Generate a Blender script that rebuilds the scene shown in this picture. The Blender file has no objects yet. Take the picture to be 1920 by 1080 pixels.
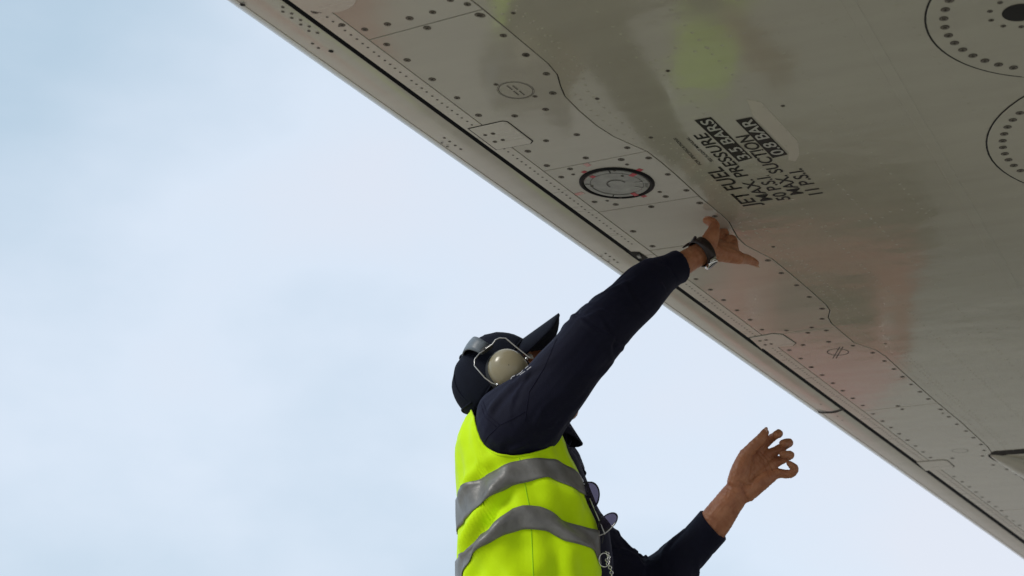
import bpy, bmesh, math, random
import numpy as np
from mathutils import Vector, Matrix
random.seed(4); RNG = np.random.RandomState(4)
S = bpy.context.scene
COL = S.collection
R_ = math.radians

# ------------------------------------------------------------------ camera
CAM_H = 0.68; PITCH = R_(19.7); FPX = 2858.0          # focal length in pixels of the 1920 px wide photograph
CAM = np.array([0.0, 0.0, CAM_H])
cF = np.array([0, math.cos(PITCH), math.sin(PITCH)]); cU = np.array([0, -math.sin(PITCH), math.cos(PITCH)]); cR = np.array([1.0, 0, 0])
cd = bpy.data.cameras.new('camera'); cam = bpy.data.objects.new('camera', cd); COL.objects.link(cam)
cam.location = CAM; cam.rotation_euler = (R_(90) + PITCH, 0, 0)
cd.sensor_width = 36; cd.lens = FPX / 1920 * 36; cd.clip_start = 0.05; cd.clip_end = 3000
cd.dof.use_dof = True; cd.dof.focus_distance = 3.3; cd.dof.aperture_fstop = 6.3
S.camera = cam
# ------------------------------------------------------------------ sky and sun
SUN_AZ = Vector((-0.84, -0.54, 0)).normalized(); SUN_EL = R_(34)
w = bpy.data.worlds.new('World'); S.world = w; w.use_nodes = True
nt = w.node_tree; N = nt.nodes; L = nt.links
bg = N['Background']; bg.inputs['Strength'].default_value = 0.1
sky = N.new('ShaderNodeTexSky'); sky.sky_type = 'NISHITA'; sky.sun_disc = False
sky.sun_elevation = SUN_EL; sky.sun_rotation = math.atan2(SUN_AZ.x, SUN_AZ.y)
sky.air_density = 1.0; sky.dust_density = 2.0
tc = N.new('ShaderNodeTexCoord'); mp = N.new('ShaderNodeMapping'); mp.inputs['Scale'].default_value = (1, 1, 1.6)
n1 = N.new('ShaderNodeTexNoise'); n1.inputs['Scale'].default_value = 2.2; n1.inputs['Detail'].default_value = 6; n1.inputs['Roughness'].default_value = 0.5
cr = N.new('ShaderNodeValToRGB'); cr.color_ramp.elements[0].position = 0.26; cr.color_ramp.elements[1].position = 0.50
cr.color_ramp.elements[0].color = (5.3, 6.8, 8.2, 1); cr.color_ramp.elements[1].color = (7.65, 8.65, 9.95, 1); ce = cr.color_ramp.elements.new(.66); ce.color = (8.15, 8.6, 9.6, 1)
mx = N.new('ShaderNodeMix'); mx.data_type = 'RGBA'; mx.inputs[0].default_value = 0.9
L.new(tc.outputs['Generated'], mp.inputs['Vector']); L.new(mp.outputs['Vector'], n1.inputs['Vector']); sx = N.new('ShaderNodeSeparateXYZ'); L.new(tc.outputs['Generated'], sx.inputs[0]); ma = N.new('ShaderNodeMath'); ma.operation = 'MULTIPLY_ADD'; ma.inputs[1].default_value = .45; L.new(sx.outputs['X'], ma.inputs[0]); L.new(n1.outputs['Fac'], ma.inputs[2]); L.new(ma.outputs[0], cr.inputs['Fac'])   # thinner cloud towards the west
L.new(sky.outputs['Color'], mx.inputs[6]); L.new(cr.outputs['Color'], mx.inputs[7]); L.new(mx.outputs[2], bg.inputs['Color'])
sd = bpy.data.lights.new('sun', 'SUN'); sun = bpy.data.objects.new('sun', sd); COL.objects.link(sun)
sd.energy = 1.5; sd.angle = R_(18); sd.color = (1.0, 0.96, 0.9)
sdir = Vector((SUN_AZ.x * math.cos(SUN_EL), SUN_AZ.y * math.cos(SUN_EL), math.sin(SUN_EL)))
sun.rotation_euler = (-sdir).to_track_quat('-Z', 'Y').to_euler(); sun.location = sdir * 30
S.view_settings.view_transform = 'Standard'; S.view_settings.look = 'None'; S.view_settings.exposure = 0.0; S.view_settings.gamma = 1
S.view_settings.use_curve_mapping = False

# ------------------------------------------------------------------ helpers: pixels to places
def ray(px, py): return cR * (px - 960) / FPX + cU * (540 - py) / FPX + cF
def PY(px, py, Y):                                     # the point of a pixel's ray at distance Y in front of the camera
    r = ray(px, py); return CAM + r * (Y / r[1])
def pix(X):
    d = np.asarray(X) - CAM; z = d @ cF
    return 960 + FPX * (d @ cR) / z, 540 - FPX * (d @ cU) / z
# the wing's own axes: u along the span, v along the chord towards the leading edge, w up
eu = ray(2864, 1706); eu /= np.linalg.norm(eu)
ev0 = ray(-3749, 1225); ew = np.cross(eu, ev0); ew /= np.linalg.norm(ew); ev = np.cross(ew, eu)
HW = ew @ (PY(1350, 450, 3.27) - CAM)                  # the lower skin passes just over the pointing hand
def onwing(px, py):
    r = ray(px, py); return CAM + r * (HW / (ew @ r))
WO = onwing(1157, 342)
def uv(px, py):
    d = onwing(px, py) - WO; return (float(d @ eu), float(d @ ev))
def uvs(l): return [uv(*p) for p in l]
def zm(ox, oy, s, pts): return [(ox + x / s, oy + y / s) for x, y in pts]

# ------------------------------------------------------------------ helpers: materials
def mat(name, col, rough=0.5, metal=0.0, spec=0.5, var=0.0, vscale=6.0, bump=0.0, bscale=200.0, sheen=0.0, coat=0.0, col2=None, stretch=(1, 1, 1)):
    m = bpy.data.materials.new(name); m.use_nodes = True
    n = m.node_tree.nodes; l = m.node_tree.links; b = n['Principled BSDF']
    b.inputs['Base Color'].default_value = (*col, 1); b.inputs['Roughness'].default_value = rough
    b.inputs['Metallic'].default_value = metal; b.inputs['Specular IOR Level'].default_value = spec
    b.inputs['Sheen Weight'].default_value = sheen; b.inputs['Sheen Tint'].default_value = (.16, .17, .38, 1) if 'navy' in name else (1, 1, 1, 1); b.inputs['Coat Weight'].default_value = coat
    t = n.new('ShaderNodeTexCoord'); mpn = n.new('ShaderNodeMapping'); mpn.inputs['Scale'].default_value = stretch
    l.new(t.outputs['Object'], mpn.inputs['Vector'])
    if var or col2:
        nz = n.new('ShaderNodeTexNoise'); nz.inputs['Scale'].default_value = vscale; nz.inputs['Detail'].default_value = 5
        l.new(mpn.outputs['Vector'], nz.inputs['Vector'])
        mr = n.new('ShaderNodeMapRange'); mr.inputs[1].default_value = 0.3; mr.inputs[2].default_value = 0.7
        l.new(nz.outputs['Fac'], mr.inputs[0])
        mi = n.new('ShaderNodeMix'); mi.data_type = 'RGBA'
        c2 = col2 or tuple(c * (1 - var) for c in col)
        mi.inputs[6].default_value = (*c2, 1); mi.inputs[7].default_value = (*col, 1)
        l.new(mr.outputs[0], mi.inputs[0]); l.new(mi.outputs[2], b.inputs['Base Color'])
    if bump:
        nb = n.new('ShaderNodeTexNoise'); nb.inputs['Scale'].default_value = bscale; nb.inputs['Detail'].default_value = 3
        bp = n.new('ShaderNodeBump'); bp.inputs['Strength'].default_value = bump; bp.inputs['Distance'].default_value = 0.002
        l.new(mpn.outputs['Vector'], nb.inputs['Vector']); l.new(nb.outputs['Fac'], bp.inputs['Height']); l.new(bp.outputs['Normal'], b.inputs['Normal'])
    return m
def wing_paint(name, base, dirt, rough):
    m = bpy.data.materials.new(name); m.use_nodes = True
    n = m.node_tree.nodes; l = m.node_tree.links; b = n['Principled BSDF']
    b.inputs['Specular IOR Level'].default_value = 0.5; b.inputs['IOR'].default_value = 1.6
    t = n.new('ShaderNodeTexCoord')
    def noise(scale, det, st, rot=0):
        mpn = n.new('ShaderNodeMapping'); mpn.inputs['Scale'].default_value = st; mpn.inputs['Rotation'].default_value = (0, 0, rot)
        z = n.new('ShaderNodeTexNoise'); z.inputs['Scale'].default_value = scale; z.inputs['Detail'].default_value = det
        l.new(t.outputs['Object'], mpn.inputs['Vector']); l.new(mpn.outputs['Vector'], z.inputs['Vector']); return z
    a = noise(3.0, 5, (1, .45, 1)); c = noise(9, 6, (2.0, .4, 1), 0.12); g = noise(60, 3, (1, 1, 1))
    ad = n.new('ShaderNodeMath'); ad.operation = 'ADD'; l.new(a.outputs['Fac'], ad.inputs[0]); l.new(c.outputs['Fac'], ad.inputs[1])
    mr = n.new('ShaderNodeMapRange'); mr.inputs[1].default_value = 0.75; mr.inputs[2].default_value = 1.2; l.new(ad.outputs[0], mr.inputs[0])
    mi = n.new('ShaderNodeMix'); mi.data_type = 'RGBA'; mi.inputs[6].default_value = (*dirt, 1); mi.inputs[7].default_value = (*base, 1)
    l.new(mr.outputs[0], mi.inputs[0]); l.new(mi.outputs[2], b.inputs['Base Color'])
    rr = n.new('ShaderNodeMapRange'); rr.inputs[3].default_value = rough - .03; rr.inputs[4].default_value = rough + .1; l.new(c.outputs['Fac'], rr.inputs[0]); l.new(rr.outputs[0], b.inputs['Roughness'])
    wv = noise(8.0, 2, (1, .6, 1)); bp = n.new('ShaderNodeBump'); bp.inputs['Strength'].default_value = 0.3; bp.inputs['Distance'].default_value = 0.0045
    bp2 = n.new('ShaderNodeBump'); bp2.inputs['Strength'].default_value = 0.06; bp2.inputs['Distance'].default_value = 0.001
    wv2 = noise(26.0, 3, (1, .5, 1)); mxx = n.new('ShaderNodeMath'); mxx.operation = 'MULTIPLY_ADD'; mxx.inputs[1].default_value = .22; l.new(wv2.outputs['Fac'], mxx.inputs[0]); l.new(wv.outputs['Fac'], mxx.inputs[2])
    l.new(mxx.outputs[0], bp.inputs['Height']); l.new(g.outputs['Fac'], bp2.inputs['Height']); l.new(bp.outputs['Normal'], bp2.inputs['Normal']); l.new(bp2.outputs['Normal'], b.inputs['Normal'])
    return m
M = {}
M['skin_paint'] = wing_paint('grey wing paint', (.44, .42, .335), (.405, .385, .305), .08)
M['panel_paint'] = wing_paint('grey panel paint', (.50, .478, .40), (.465, .44, .37), .10)
M['slat_paint'] = wing_paint('slat paint', (.63, .60, .53), (.57, .54, .475), .18)
M['nose_metal'] = mat('bare leading edge metal', (.55, .54, .5), .35, .6, var=.15, vscale=9)
M['patch_paint'] = wing_paint('touched up paint', (.52, .485, .40), (.50, .465, .38), .2)
M['plate_paint'] = wing_paint('hinge plate paint', (.62, .59, .515), (.55, .525, .455), .25)
M['gap'] = mat('sealant and gap shade', (.012, .011, .010), .8)  # black of the sealant, also painted in for shade in gaps and recesses
M['screw'] = mat('worn screw steel', (.21, .185, .145), .45, .2, var=.4, vscale=300)
M['screw_dark'] = mat('dark screw ring and cross', (.05, .045, .036), .7)  # dark tone of the screw rings and cross cuts
M['rivet'] = mat('rivet grime', (.10, .09, .075), .6)
M['black'] = mat('black stencil paint', (.008, .007, .007), .5, spec=.25)
M['print'] = mat('grey stencil letters', (.42, .42, .38), .3)
M['line'] = mat('thin marking ink', (.05, .045, .04), .5)
M['rubber'] = mat('black rubber seal', (.006, .006, .007), .6, spec=.2)
M['cap_metal'] = mat('fuel cap metal', (.36, .36, .34), .38, .5, var=.3, vscale=40, bump=.1, bscale=90)
M['red'] = mat('red alignment paint', (.55, .02, .045), .4, var=.3, vscale=90)
M['pink'] = mat('mottled pink', (.70, .22, .22), .4, col2=(.6, .5, .45), vscale=50)  # pink broken up by a pale beige tone
M['navy'] = mat('navy cotton twill', (.0055, .006, .019), .75, spec=.2, var=.25, vscale=22, bump=.35, bscale=420, sheen=.16)
M['navy_cap'] = mat('black navy cap cotton', (.0065, .0085, .018), .8, spec=.15, var=.2, vscale=30, bump=.4, bscale=500)
M['seam'] = mat('seam thread', (.010, .010, .026), .8, spec=.15)
M['hivis'] = mat('fluorescent yellow polyester', (.66, .97, .002), .62, spec=.12, var=.10, vscale=14, bump=.5, bscale=55, sheen=.1)
M['binding'] = mat('vest binding', (.34, .66, .01), .7, spec=.2)
M['tape'] = mat('reflective tape', (.215, .21, .2), .42, .25, spec=.4, var=.22, vscale=60, bump=.5, bscale=80)
M['skin'] = mat('brown skin', (.46, .20, .10), .46, spec=.4, col2=(.33, .12, .056), vscale=46, bump=.25, bscale=160)
M['nail'] = mat('finger nail', (.48, .27, .19), .3)
M['hair'] = mat('black hair', (.008, .007, .006), .5)
M['eye'] = mat('eye white', (.6, .57, .52), .15)
M['cup'] = mat('olive ear cup plastic', (.34, .295, .19), .2, spec=.5, var=.12, vscale=14)
M['foam'] = mat('black foam cushion', (.012, .012, .013), .6)
M['band'] = mat('grey headband', (.15, .175, .20), .42, var=.15, vscale=30)
M['wire'] = mat('steel wire', (.55, .54, .52), .28, .9)
M['leather'] = mat('dark brown leather', (.022, .009, .008), .38, var=.3, vscale=80, bump=.2, bscale=300)
M['steel'] = mat('polished steel', (.75, .74, .72), .16, 1.0)
M['dial'] = mat('watch dial', (.03, .03, .035), .2)
M['boot'] = mat('black boot leather', (.012, .011, .010), .45)
M['white_print'] = mat('white print', (.62, .62, .66), .6)
M['concrete'] = mat('apron concrete', (.47, .435, .37), .75, col2=(.39, .36, .305), vscale=.35, bump=.3, bscale=30)
M['added_red'] = mat('added red ground paint', (.50, .055, .045), .6, var=.3, vscale=.8)  # for the ground patch added to redden reflections
sb = M['skin'].node_tree.nodes['Principled BSDF']; sb.inputs['Subsurface Weight'].default_value = .12; sb.inputs['Subsurface Radius'].default_value = (.012, .005, .003); sb.inputs['Subsurface Scale'].default_value = .5
gl = bpy.data.materials.new('tinted lens'); gl.use_nodes = True
gb = gl.node_tree.nodes['Principled BSDF']; gb.inputs['Base Color'].default_value = (.13, .11, .16, 1); gb.inputs['Roughness'].default_value = .03
gb.inputs['Transmission Weight'].default_value = .85; gb.inputs['IOR'].default_value = 1.12
M['lens'] = gl

# ------------------------------------------------------------------ helpers: objects
def tag(o, label=None, cat=None, group=None, kind=None):
    if label: o['label'] = label
    if cat: o['category'] = cat
    if group: o['group'] = group
    if kind: o['kind'] = kind
    return o
def empty(name, loc=(0, 0, 0), rot=None):
    o = bpy.data.objects.new(name, None); o.empty_display_size = .05; COL.objects.link(o); o.location = loc
    if rot is not None: o.rotation_euler = rot
    return o
def link(name, me, parent=None, loc=None):
    o = bpy.data.objects.new(name, me); COL.objects.link(o)
    if parent is not None: o.parent = parent
    if loc is not None: o.location = loc
    return o
def mesh(name, verts, faces, mats, smooth=False, mi=None):
    me = bpy.data.meshes.new(name); me.from_pydata([tuple(map(float, v)) for v in verts], [], faces); me.update()
    for m in (mats if isinstance(mats, (list, tuple)) else [mats]): me.materials.append(m)
    if smooth: me.polygons.foreach_set('use_smooth', [True] * len(me.polygons))
    if mi is not None: me.polygons.foreach_set('material_index', mi)
    me.update(); return me
def fix(me):
    b = bmesh.new(); b.from_mesh(me); bmesh.ops.recalc_face_normals(b, faces=b.faces); b.to_mesh(me); b.free(); return me
def unit(v): v = np.asarray(v, float); return v / (np.linalg.norm(v) + 1e-12)
def catmull(pts, n):
    p = np.asarray(pts, float); p = np.vstack([2 * p[0] - p[1], p, 2 * p[-1] - p[-2]]); out = []
    for i in range(1, len(p) - 2):
        for k in range(n):
            t = k / n; a, b, c, d = p[i - 1], p[i], p[i + 1], p[i + 2]
            out.append(.5 * (2 * b + (c - a) * t + (2 * a - 5 * b + 4 * c - d) * t * t + (3 * b - a - 3 * c + d) * t ** 3))
    out.append(p[-2]); return np.array(out)
class Geo:                                             # collects closed shapes
    def __init__(s): s.v = []; s.f = []
    def add(s, v, f):
        o = len(s.v); s.v += [tuple(map(float, x)) for x in v]; s.f += [[i + o for i in q] for q in f]; return s
    def rings(s, rings, cap=True):
        n = len(rings[0]); v = [p for r in rings for p in r]; f = []
        for i in range(len(rings) - 1):
            for j in range(n):
                k = (j + 1) % n; f.append([i * n + j, i * n + k, (i + 1) * n + k, (i + 1) * n + j])
        if cap:
            f.append(list(range(n))[::-1]); f.append([(len(rings) - 1) * n + j for j in range(n)])
        return s.add(v, f)
    def tube(s, pts, rad, n=12, sub=3, round_ends=True, flat=1.0, side=None):
        pts = np.asarray(pts, float); rad = np.asarray(rad if hasattr(rad, '__len__') else [rad] * len(pts), float)
        q = catmull(np.c_[pts, rad], sub) if sub > 1 and len(pts) > 1 else np.c_[pts, rad]
        P, Rr = q[:, :3], np.maximum(q[:, 3], 1e-4); T = np.gradient(P, axis=0) if len(P) > 2 else np.array([P[1] - P[0]] * 2)
        ref = np.asarray(side, float) if side is not None else np.array([.31, -.83, .46]); rings = []
        def ring(c, t, r):
            a = unit(np.cross(t, ref)); b = unit(np.cross(a, t))
            return [c + r * (a * math.cos(x) + flat * b * math.sin(x)) for x in np.linspace(0, 2 * math.pi, n, endpoint=False)]
        if round_ends:
            for k in (.15, .55, .85): rings.append(ring(P[0] - unit(T[0]) * Rr[0] * math.sqrt(1 - k * k), T[0], Rr[0] * k))
        for c, t, r in zip(P, T, Rr): rings.append(ring(c, t, r))
        if round_ends:
            for k in (.85, .55, .15): rings.append(ring(P[-1] + unit(T[-1]) * Rr[-1] * math.sqrt(1 - k * k), T[-1], Rr[-1] * k))
        return s.rings(rings)
    def ball(s, c, ax, n=20, m=12):                    # ax: three half-axis vectors
        A = [np.asarray(a, float) for a in ax]; rings = []
        for i in range(1, m):
            p = math.pi * i / m
            rings.append([np.asarray(c) + A[2] * math.cos(p) + math.sin(p) * (A[0] * math.cos(t) + A[1] * math.sin(t)) for t in np.linspace(0, 2 * math.pi, n, endpoint=False)])
        return s.rings(rings)
    def box(s, c, ax):
        A = [np.asarray(a, float) for a in ax]; v = [np.asarray(c) + i * A[0] + j * A[1] + k * A[2] for i in (-1, 1) for j in (-1, 1) for k in (-1, 1)]
        return s.add(v, [[0, 1, 3, 2], [4, 6, 7, 5], [0, 4, 5, 1], [2, 3, 7, 6], [0, 2, 6, 4], [1, 5, 7, 3]])
    def obj(s, name, m, parent=None, smooth=True):
        return link(name, fix(mesh(name, s.v, s.f, m, smooth)), parent)
    def fuse(s, name, voxel, iters, m, parent=None, displace=None, factor=.5):
        o = link('fuse_tmp', fix(mesh('fuse_tmp', s.v, s.f, m)))
        r = o.modifiers.new('r', 'REMESH'); r.mode = 'VOXEL'; r.voxel_size = voxel; r.use_smooth_shade = True
        if iters: k = o.modifiers.new('s', 'SMOOTH'); k.iterations = iters; k.factor = factor
        dg = bpy.context.evaluated_depsgraph_get(); me = bpy.data.meshes.new_from_object(o.evaluated_get(dg))
        bpy.data.objects.remove(o)
        me.name = name; me.materials.clear(); me.materials.append(m)
        if displace:
            n = len(me.vertices); co = np.empty(n * 3); no = np.empty(n * 3)
            me.vertices.foreach_get('co', co); me.vertices.foreach_get('normal', no); co = co.reshape(-1, 3); no = no.reshape(-1, 3)
            me.vertices.foreach_set('co', (co + no * displace(co)[:, None]).ravel()); me.update()
        me.polygons.foreach_set('use_smooth', [True] * len(me.polygons))
        return link(name, me, parent)

# ------------------------------------------------------------------ ground
gv = [(-900, -900, 0), (900, -900, 0), (900, 900, 0), (-900, 900, 0)]
tag(link('ground', mesh('ground', gv, [[0, 1, 2, 3]], M['concrete'])), 'pale concrete apron under the aircraft wing', kind='structure')

tag(link('red_reflection_patch', mesh('red_reflection_patch', [(-2.6, 4.6, .004), (-.85, 4.6, .004), (-.85, 6.9, .004), (-2.6, 6.9, .004)], [[0, 1, 2, 3]], M['added_red'])), 'red ground patch, unseen, added to redden the slat reflection', kind='structure')  # added out of view, only to put pink into the slat's reflection

# ------------------------------------------------------------------ the wing
wing = empty('aircraft_wing')
wing.matrix_world = Matrix(((eu[0], ev[0], ew[0], WO[0]), (eu[1], ev[1], ew[1], WO[1]), (eu[2], ev[2], ew[2], WO[2]), (0, 0, 0, 1)))
tag(wing, 'grey underside of an aircraft wing with riveted panels, fuel cap and stencilled lettering', 'wing')
def area(p): return .5 * sum(p[i - 1][0] * p[i][1] - p[i][0] * p[i - 1][1] for i in range(len(p)))
def offset(poly, d):                                   # moves a counter-clockwise outline inwards by d
    p = [np.array(q, float) for q in poly]; out = []
    for i in range(len(p)):
        a, b, c = p[i - 1], p[i], p[(i + 1) % len(p)]
        n1_ = unit([-(b - a)[1], (b - a)[0]]); n2_ = unit([-(c - b)[1], (c - b)[0]]); h_ = n1_ + n2_; k = max(.35, (h_ @ h_) / 2)
        out.append(b + h_ * d / k)
    return out
def plate(name, poly, m, parent, w0=0.0, thick=.0038, inset=.0013, bev=.0007):   # a sheet with its edge broken, face downwards at w0
    if area(poly) < 0: poly = poly[::-1]
    a = offset(poly, inset); b = offset(a, bev); n = len(a)
    v = [(x, y, w0 + thick) for x, y in a] + [(x, y, w0 + bev) for x, y in a] + [(x, y, w0) for x, y in b]; f = []
    for i in range(n):
        j = (i + 1) % n
        f += [[i, i + n, j + n, j], [i + n, i + 2 * n, j + 2 * n, j + n]]
    f += [list(range(n)), [2 * n + i for i in range(n)][::-1]]
    return link(name, fix(mesh(name, v, f, m)), parent)
def disc_pts(c, r, n=48): return [(c[0] + r * math.cos(t), c[1] + r * math.sin(t)) for t in np.linspace(0, 2 * math.pi, n, endpoint=False)]
def ring_sheet(c, r0, r1, w0, n=64, a0=0, a1=2 * math.pi):
    full = abs(a1 - a0 - 2 * math.pi) < 1e-6; t = np.linspace(a0, a1, n, endpoint=not full)
    v = [(c[0] + r * math.cos(x), c[1] + r * math.sin(x), w0) for r in (r0, r1) for x in t]
    f = [[i, (i + 1) % n, n + (i + 1) % n, n + i] for i in range(n if full else n - 1)]
    return v, f
U0, U1, VT = -5.0, 9.0, -2.7
V_GAP, V_STRIP, V_LE = .1605, .1165, .172              # strip edge at the black gap, strip / panel line, slat's rear edge

# the rear (wavy) edge of the access panels
wavy_px = [(883, 0), (900, 13), (941, 47), (997, 94), (1028, 120), (1045, 141), (1051, 162), (1059, 181), (1087, 209), (1119, 236), (1150, 256), (1181, 270), (1213, 284),
           (1239, 304), (1266, 327), (1315, 372), (1353, 403), (1367, 417), (1383, 446), (1398, 460), (1413, 468), (1427, 475), (1448, 486), (1479, 511), (1518, 544), (1549, 572),
           (1556, 583), (1553, 596), (1559, 607), (1570, 616), (1602, 643), (1643, 657), (1661, 669), (1696, 701), (1755, 753), (1800, 790), (1850, 836), (1859, 848)]
WAVY = [(U0, -.128), (-1.6, -.128)] + uvs(wavy_px) + [(3.2, -.115), (U1, -.115)]
def wavy_between(ua, ub): return [p for p in WAVY if ua < p[0] < ub]
def wavy_at(u):
    for a, b in zip(WAVY, WAVY[1:]):
        if a[0] <= u <= b[0] and b[0] > a[0]: return a[1] + (b[1] - a[1]) * (u - a[0]) / (b[0] - a[0])
    return -.12
# chordwise joints between the panels: u at the strip line and u at the wavy line
J = []
for a, b in [((693, 75), (905, 18)), ((1026, 320), (1213, 284)), ((1128, 397), (1313, 368)), ((1218, 470), (1383, 446)), ((1440, 628), (1568, 614)), ((1628, 770), (1757, 756)), ((1880, 957), (1990, 951))]:
    J.append((uv(*a)[0], uv(*b)[0]))
J = [(U0, U0), (-1.9, -1.9)] + J + [(5.2, 5.2), (U1, U1)]
# main skin
skin_poly = WAVY + [(U1, VT), (U0, VT)]
plate('lower_skin', skin_poly, M['skin_paint'], wing)
panels = []
for (a0, a1), (b0, b1) in zip(J, J[1:]):
    poly = [(a0, V_STRIP), (b0, V_STRIP), (b1, wavy_at(b1))] + wavy_between(a1 + .004, b1 - .004)[::-1] + [(a1, wavy_at(a1))]
    panels.append((plate('access_panel', poly, M['panel_paint'], wing), poly))
# hinge plates over the strip (proud by a little)
H1 = uvs([(879, 241), (942, 227), (951, 228), (998, 264), (995, 268), (931, 280)])
H3 = uvs([(1405, 633), (1450, 625), (1468, 627), (1492, 643), (1487, 647), (1427, 653)])
H4 = uvs([(1718, 866), (1768, 862), (1776, 863), (1789, 874), (1786, 877), (1735, 882)])
H2 = uvs([(1178, 466), (1210, 468), (1221, 476), (1238, 490), (1205, 490)])
hinges = []
for h in (H1, H3, H4):
    h = h if area(h) > 0 else h[::-1]
    hs2 = offset(h, -.0022); link('plate_gap', mesh('plate_gap', [(x, y, -.0005) for x, y in hs2], [list(range(len(hs2)))[::-1]], M['gap']), wing)
    hinges.append((plate('hinge_plate', h, M['plate_paint'], wing, w0=-.0022, thick=.006, inset=.0006, bev=.0012), h))
# riveted strip between panels and slat gap, in lengths
cuts = [U0, -1.75, uv(905, 258)[0], uv(1205, 480)[0], uv(1416, 640)[0], uv(1726, 873)[0], uv(1840, 955)[0], 6.0, U1]
for a, b in zip(cuts, cuts[1:]):
    plate('rivet_strip', [(a, V_GAP), (b, V_GAP), (b, V_STRIP), (a, V_STRIP)], M['plate_paint'], wing, inset=.0009)
# recessed latch in the strip near the reaching arm
lt = empty('latch'); lt.parent = wing
lc = uv(1197, 478)
lk = link('pocket', mesh('pocket', *[(lambda v: v)([(lc[0] + x, lc[1] + y, -.0006) for x, y in [(-.03, .012), (-.018, -.012), (.024, -.014), (.034, .004), (.02, .014)]]), [[4, 3, 2, 1, 0]]], M['gap']), lt)
g = Geo(); g.box((lc[0] + .002, lc[1] - .001, -.003), [(.008, .0015, 0), (-.0007, .004, 0), (0, 0, .002)]); g.obj('tongue', M['cap_metal'], lt, False)
# dark body behind the panels: visible only in the gaps; and the upper wing
def wing_body():
    prof = [(.158, .0042), (.157, .03), (.10, .085), (-.15, .15), (-.6, .21), (-1.2, .22), (-2.0, .14), (VT + .002, .02), (VT + .002, .0042)]
    v = [(u, a, b) for u in (U0, U1) for a, b in prof]; n = len(prof)
    f = [[i, (i + 1) % n, n + (i + 1) % n, n + i] for i in range(n)] + [list(range(n))[::-1], [n + i for i in range(n)]]
    return fix(mesh('wing_box', v, f, M['gap']))
link('wing_box', wing_body(), wing)
# the slat: flat behind, rounded nose, folding back over the top; two lengths with a joint
def slat(name, ua, ub, dv, name_nose):
    prof = [(V_LE, .0012), (V_LE + .0012, 0), (V_LE + .04, -.0012), (.232, .0005), (.2455, .0022)]
    nose = [(.2455, .0016), (.2457, .001)]
    for k in range(0, 15):
        t = math.pi * k / 14
        nose.append((.2465 + .056 * math.sin(t), .0012 + .047 * (1 - math.cos(t)) + (.03 * k / 14)))
    nose += [(.20, .128), (V_LE - .03, .135)]
    n_u = 40
    def build(nm, pr, m):
        us = np.linspace(ua, ub, n_u); rings = [[(u, a + dv * max(0, (u + 1) / 5.5) ** 2, b) for a, b in pr] for u in us]
        n = len(pr); v = [p for r in rings for p in r]; f = [[i * n + j, i * n + j + 1, (i + 1) * n + j + 1, (i + 1) * n + j] for i in range(n_u - 1) for j in range(n - 1)]
        me = fix(mesh(nm, v, f, m, True)); me.flip_normals() if me.polygons[n // 2].normal.z > .2 else None
        return me
    o = link(name, build(name, prof, M['slat_paint']), wing)
    link(name_nose, build(name_nose, nose, M['slat_paint']), o)
    link('gap_shade_wall', build('gap_shade_wall', [(.1575, .045), (V_LE + .004, .045), (V_LE + .0004, .0015)], M['gap']), o)  # black wall painting in the shade inside the gap behind the slat
    return o
uj = uv(1550, 771)[0]
slat_a = slat('leading_edge_slat', U0, uj - .002, .012, 'nose_skin'); slat_b = slat('leading_edge_slat', uj + .003, U1, .012, 'nose_skin')
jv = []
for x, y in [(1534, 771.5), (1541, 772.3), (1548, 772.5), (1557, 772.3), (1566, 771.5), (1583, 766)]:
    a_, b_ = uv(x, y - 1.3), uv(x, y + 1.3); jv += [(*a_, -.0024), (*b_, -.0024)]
link('joint_shade', mesh('joint_shade', jv, [[2 * i, 2 * i + 2, 2 * i + 3, 2 * i + 1] for i in range(5)], M['gap']), slat_b)  # black sheet laid over the joint as its painted shade
# ---- screws
def screw_mesh(r):
    v = []; f = []; mi = []
    def disc(rr, z, m, n=14):
        o = len(v); v.append((0, 0, z)); v.extend([(rr * math.cos(t), rr * math.sin(t), z) for t in np.linspace(0, 2 * math.pi, n, endpoint=False)])
        for i in range(n): f.append([o, o + 1 + (i + 1) % n, o + 1 + i]); mi.append(m)
    disc(r, -.0004, 1); disc(r * .84, -.0008, 0)
    for a in (.4, .4 + math.pi / 2):
        c, s_ = math.cos(a), math.sin(a); o = len(v); l_, w_ = r * .52, r * .15
        v.extend([(c * x - s_ * y, s_ * x + c * y, -.0011) for x, y in ((-l_, -w_), (l_, -w_), (l_, w_), (-l_, w_))]); f.append([o + 3, o + 2, o + 1, o]); mi.append(1)
    return mesh('screw', v, f, [M['screw'], M['screw_dark']], False, mi)
SC = {'b': screw_mesh(.0069), 's': screw_mesh(.0046), 'c': screw_mesh(.0076)}
def inside(p, poly):
    c = False
    for i in range(len(poly)):
        (x1, y1), (x2, y2) = poly[i - 1], poly[i]
        if (y1 > p[1]) != (y2 > p[1]) and p[0] < (x2 - x1) * (p[1] - y1) / (y2 - y1) + x1: c = not c
    return c
skin_obj = [o for o in wing.children if o.name == 'lower_skin'][0]
def add_screw(px, py, kind='b', off=0.0):
    p = uv(px, py); par = skin_obj
    for o, poly in panels:
        if inside(p, poly): par = o; break
    for o, poly in hinges:
        if inside(p, poly): par = o; off = -.0022; break
    s_ = link('screw', SC[kind], par, (p[0], p[1], off)); s_.rotation_euler = (0, 0, random.uniform(0, 3)); k = random.uniform(.88, 1.08); s_.scale = (k, k, 1)
big = zm(400, 0, 3.6, [(868, 168), (1022, 198), (1175, 163), (1325, 123), (1480, 82), (1715, 28), (1600, 0), (1443, 188), (1790, 100), (1170, 300), (1308, 405), (1477, 535), (1645, 660), (1790, 778), (590, 10), (755, 15), (685, 78)])
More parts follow.
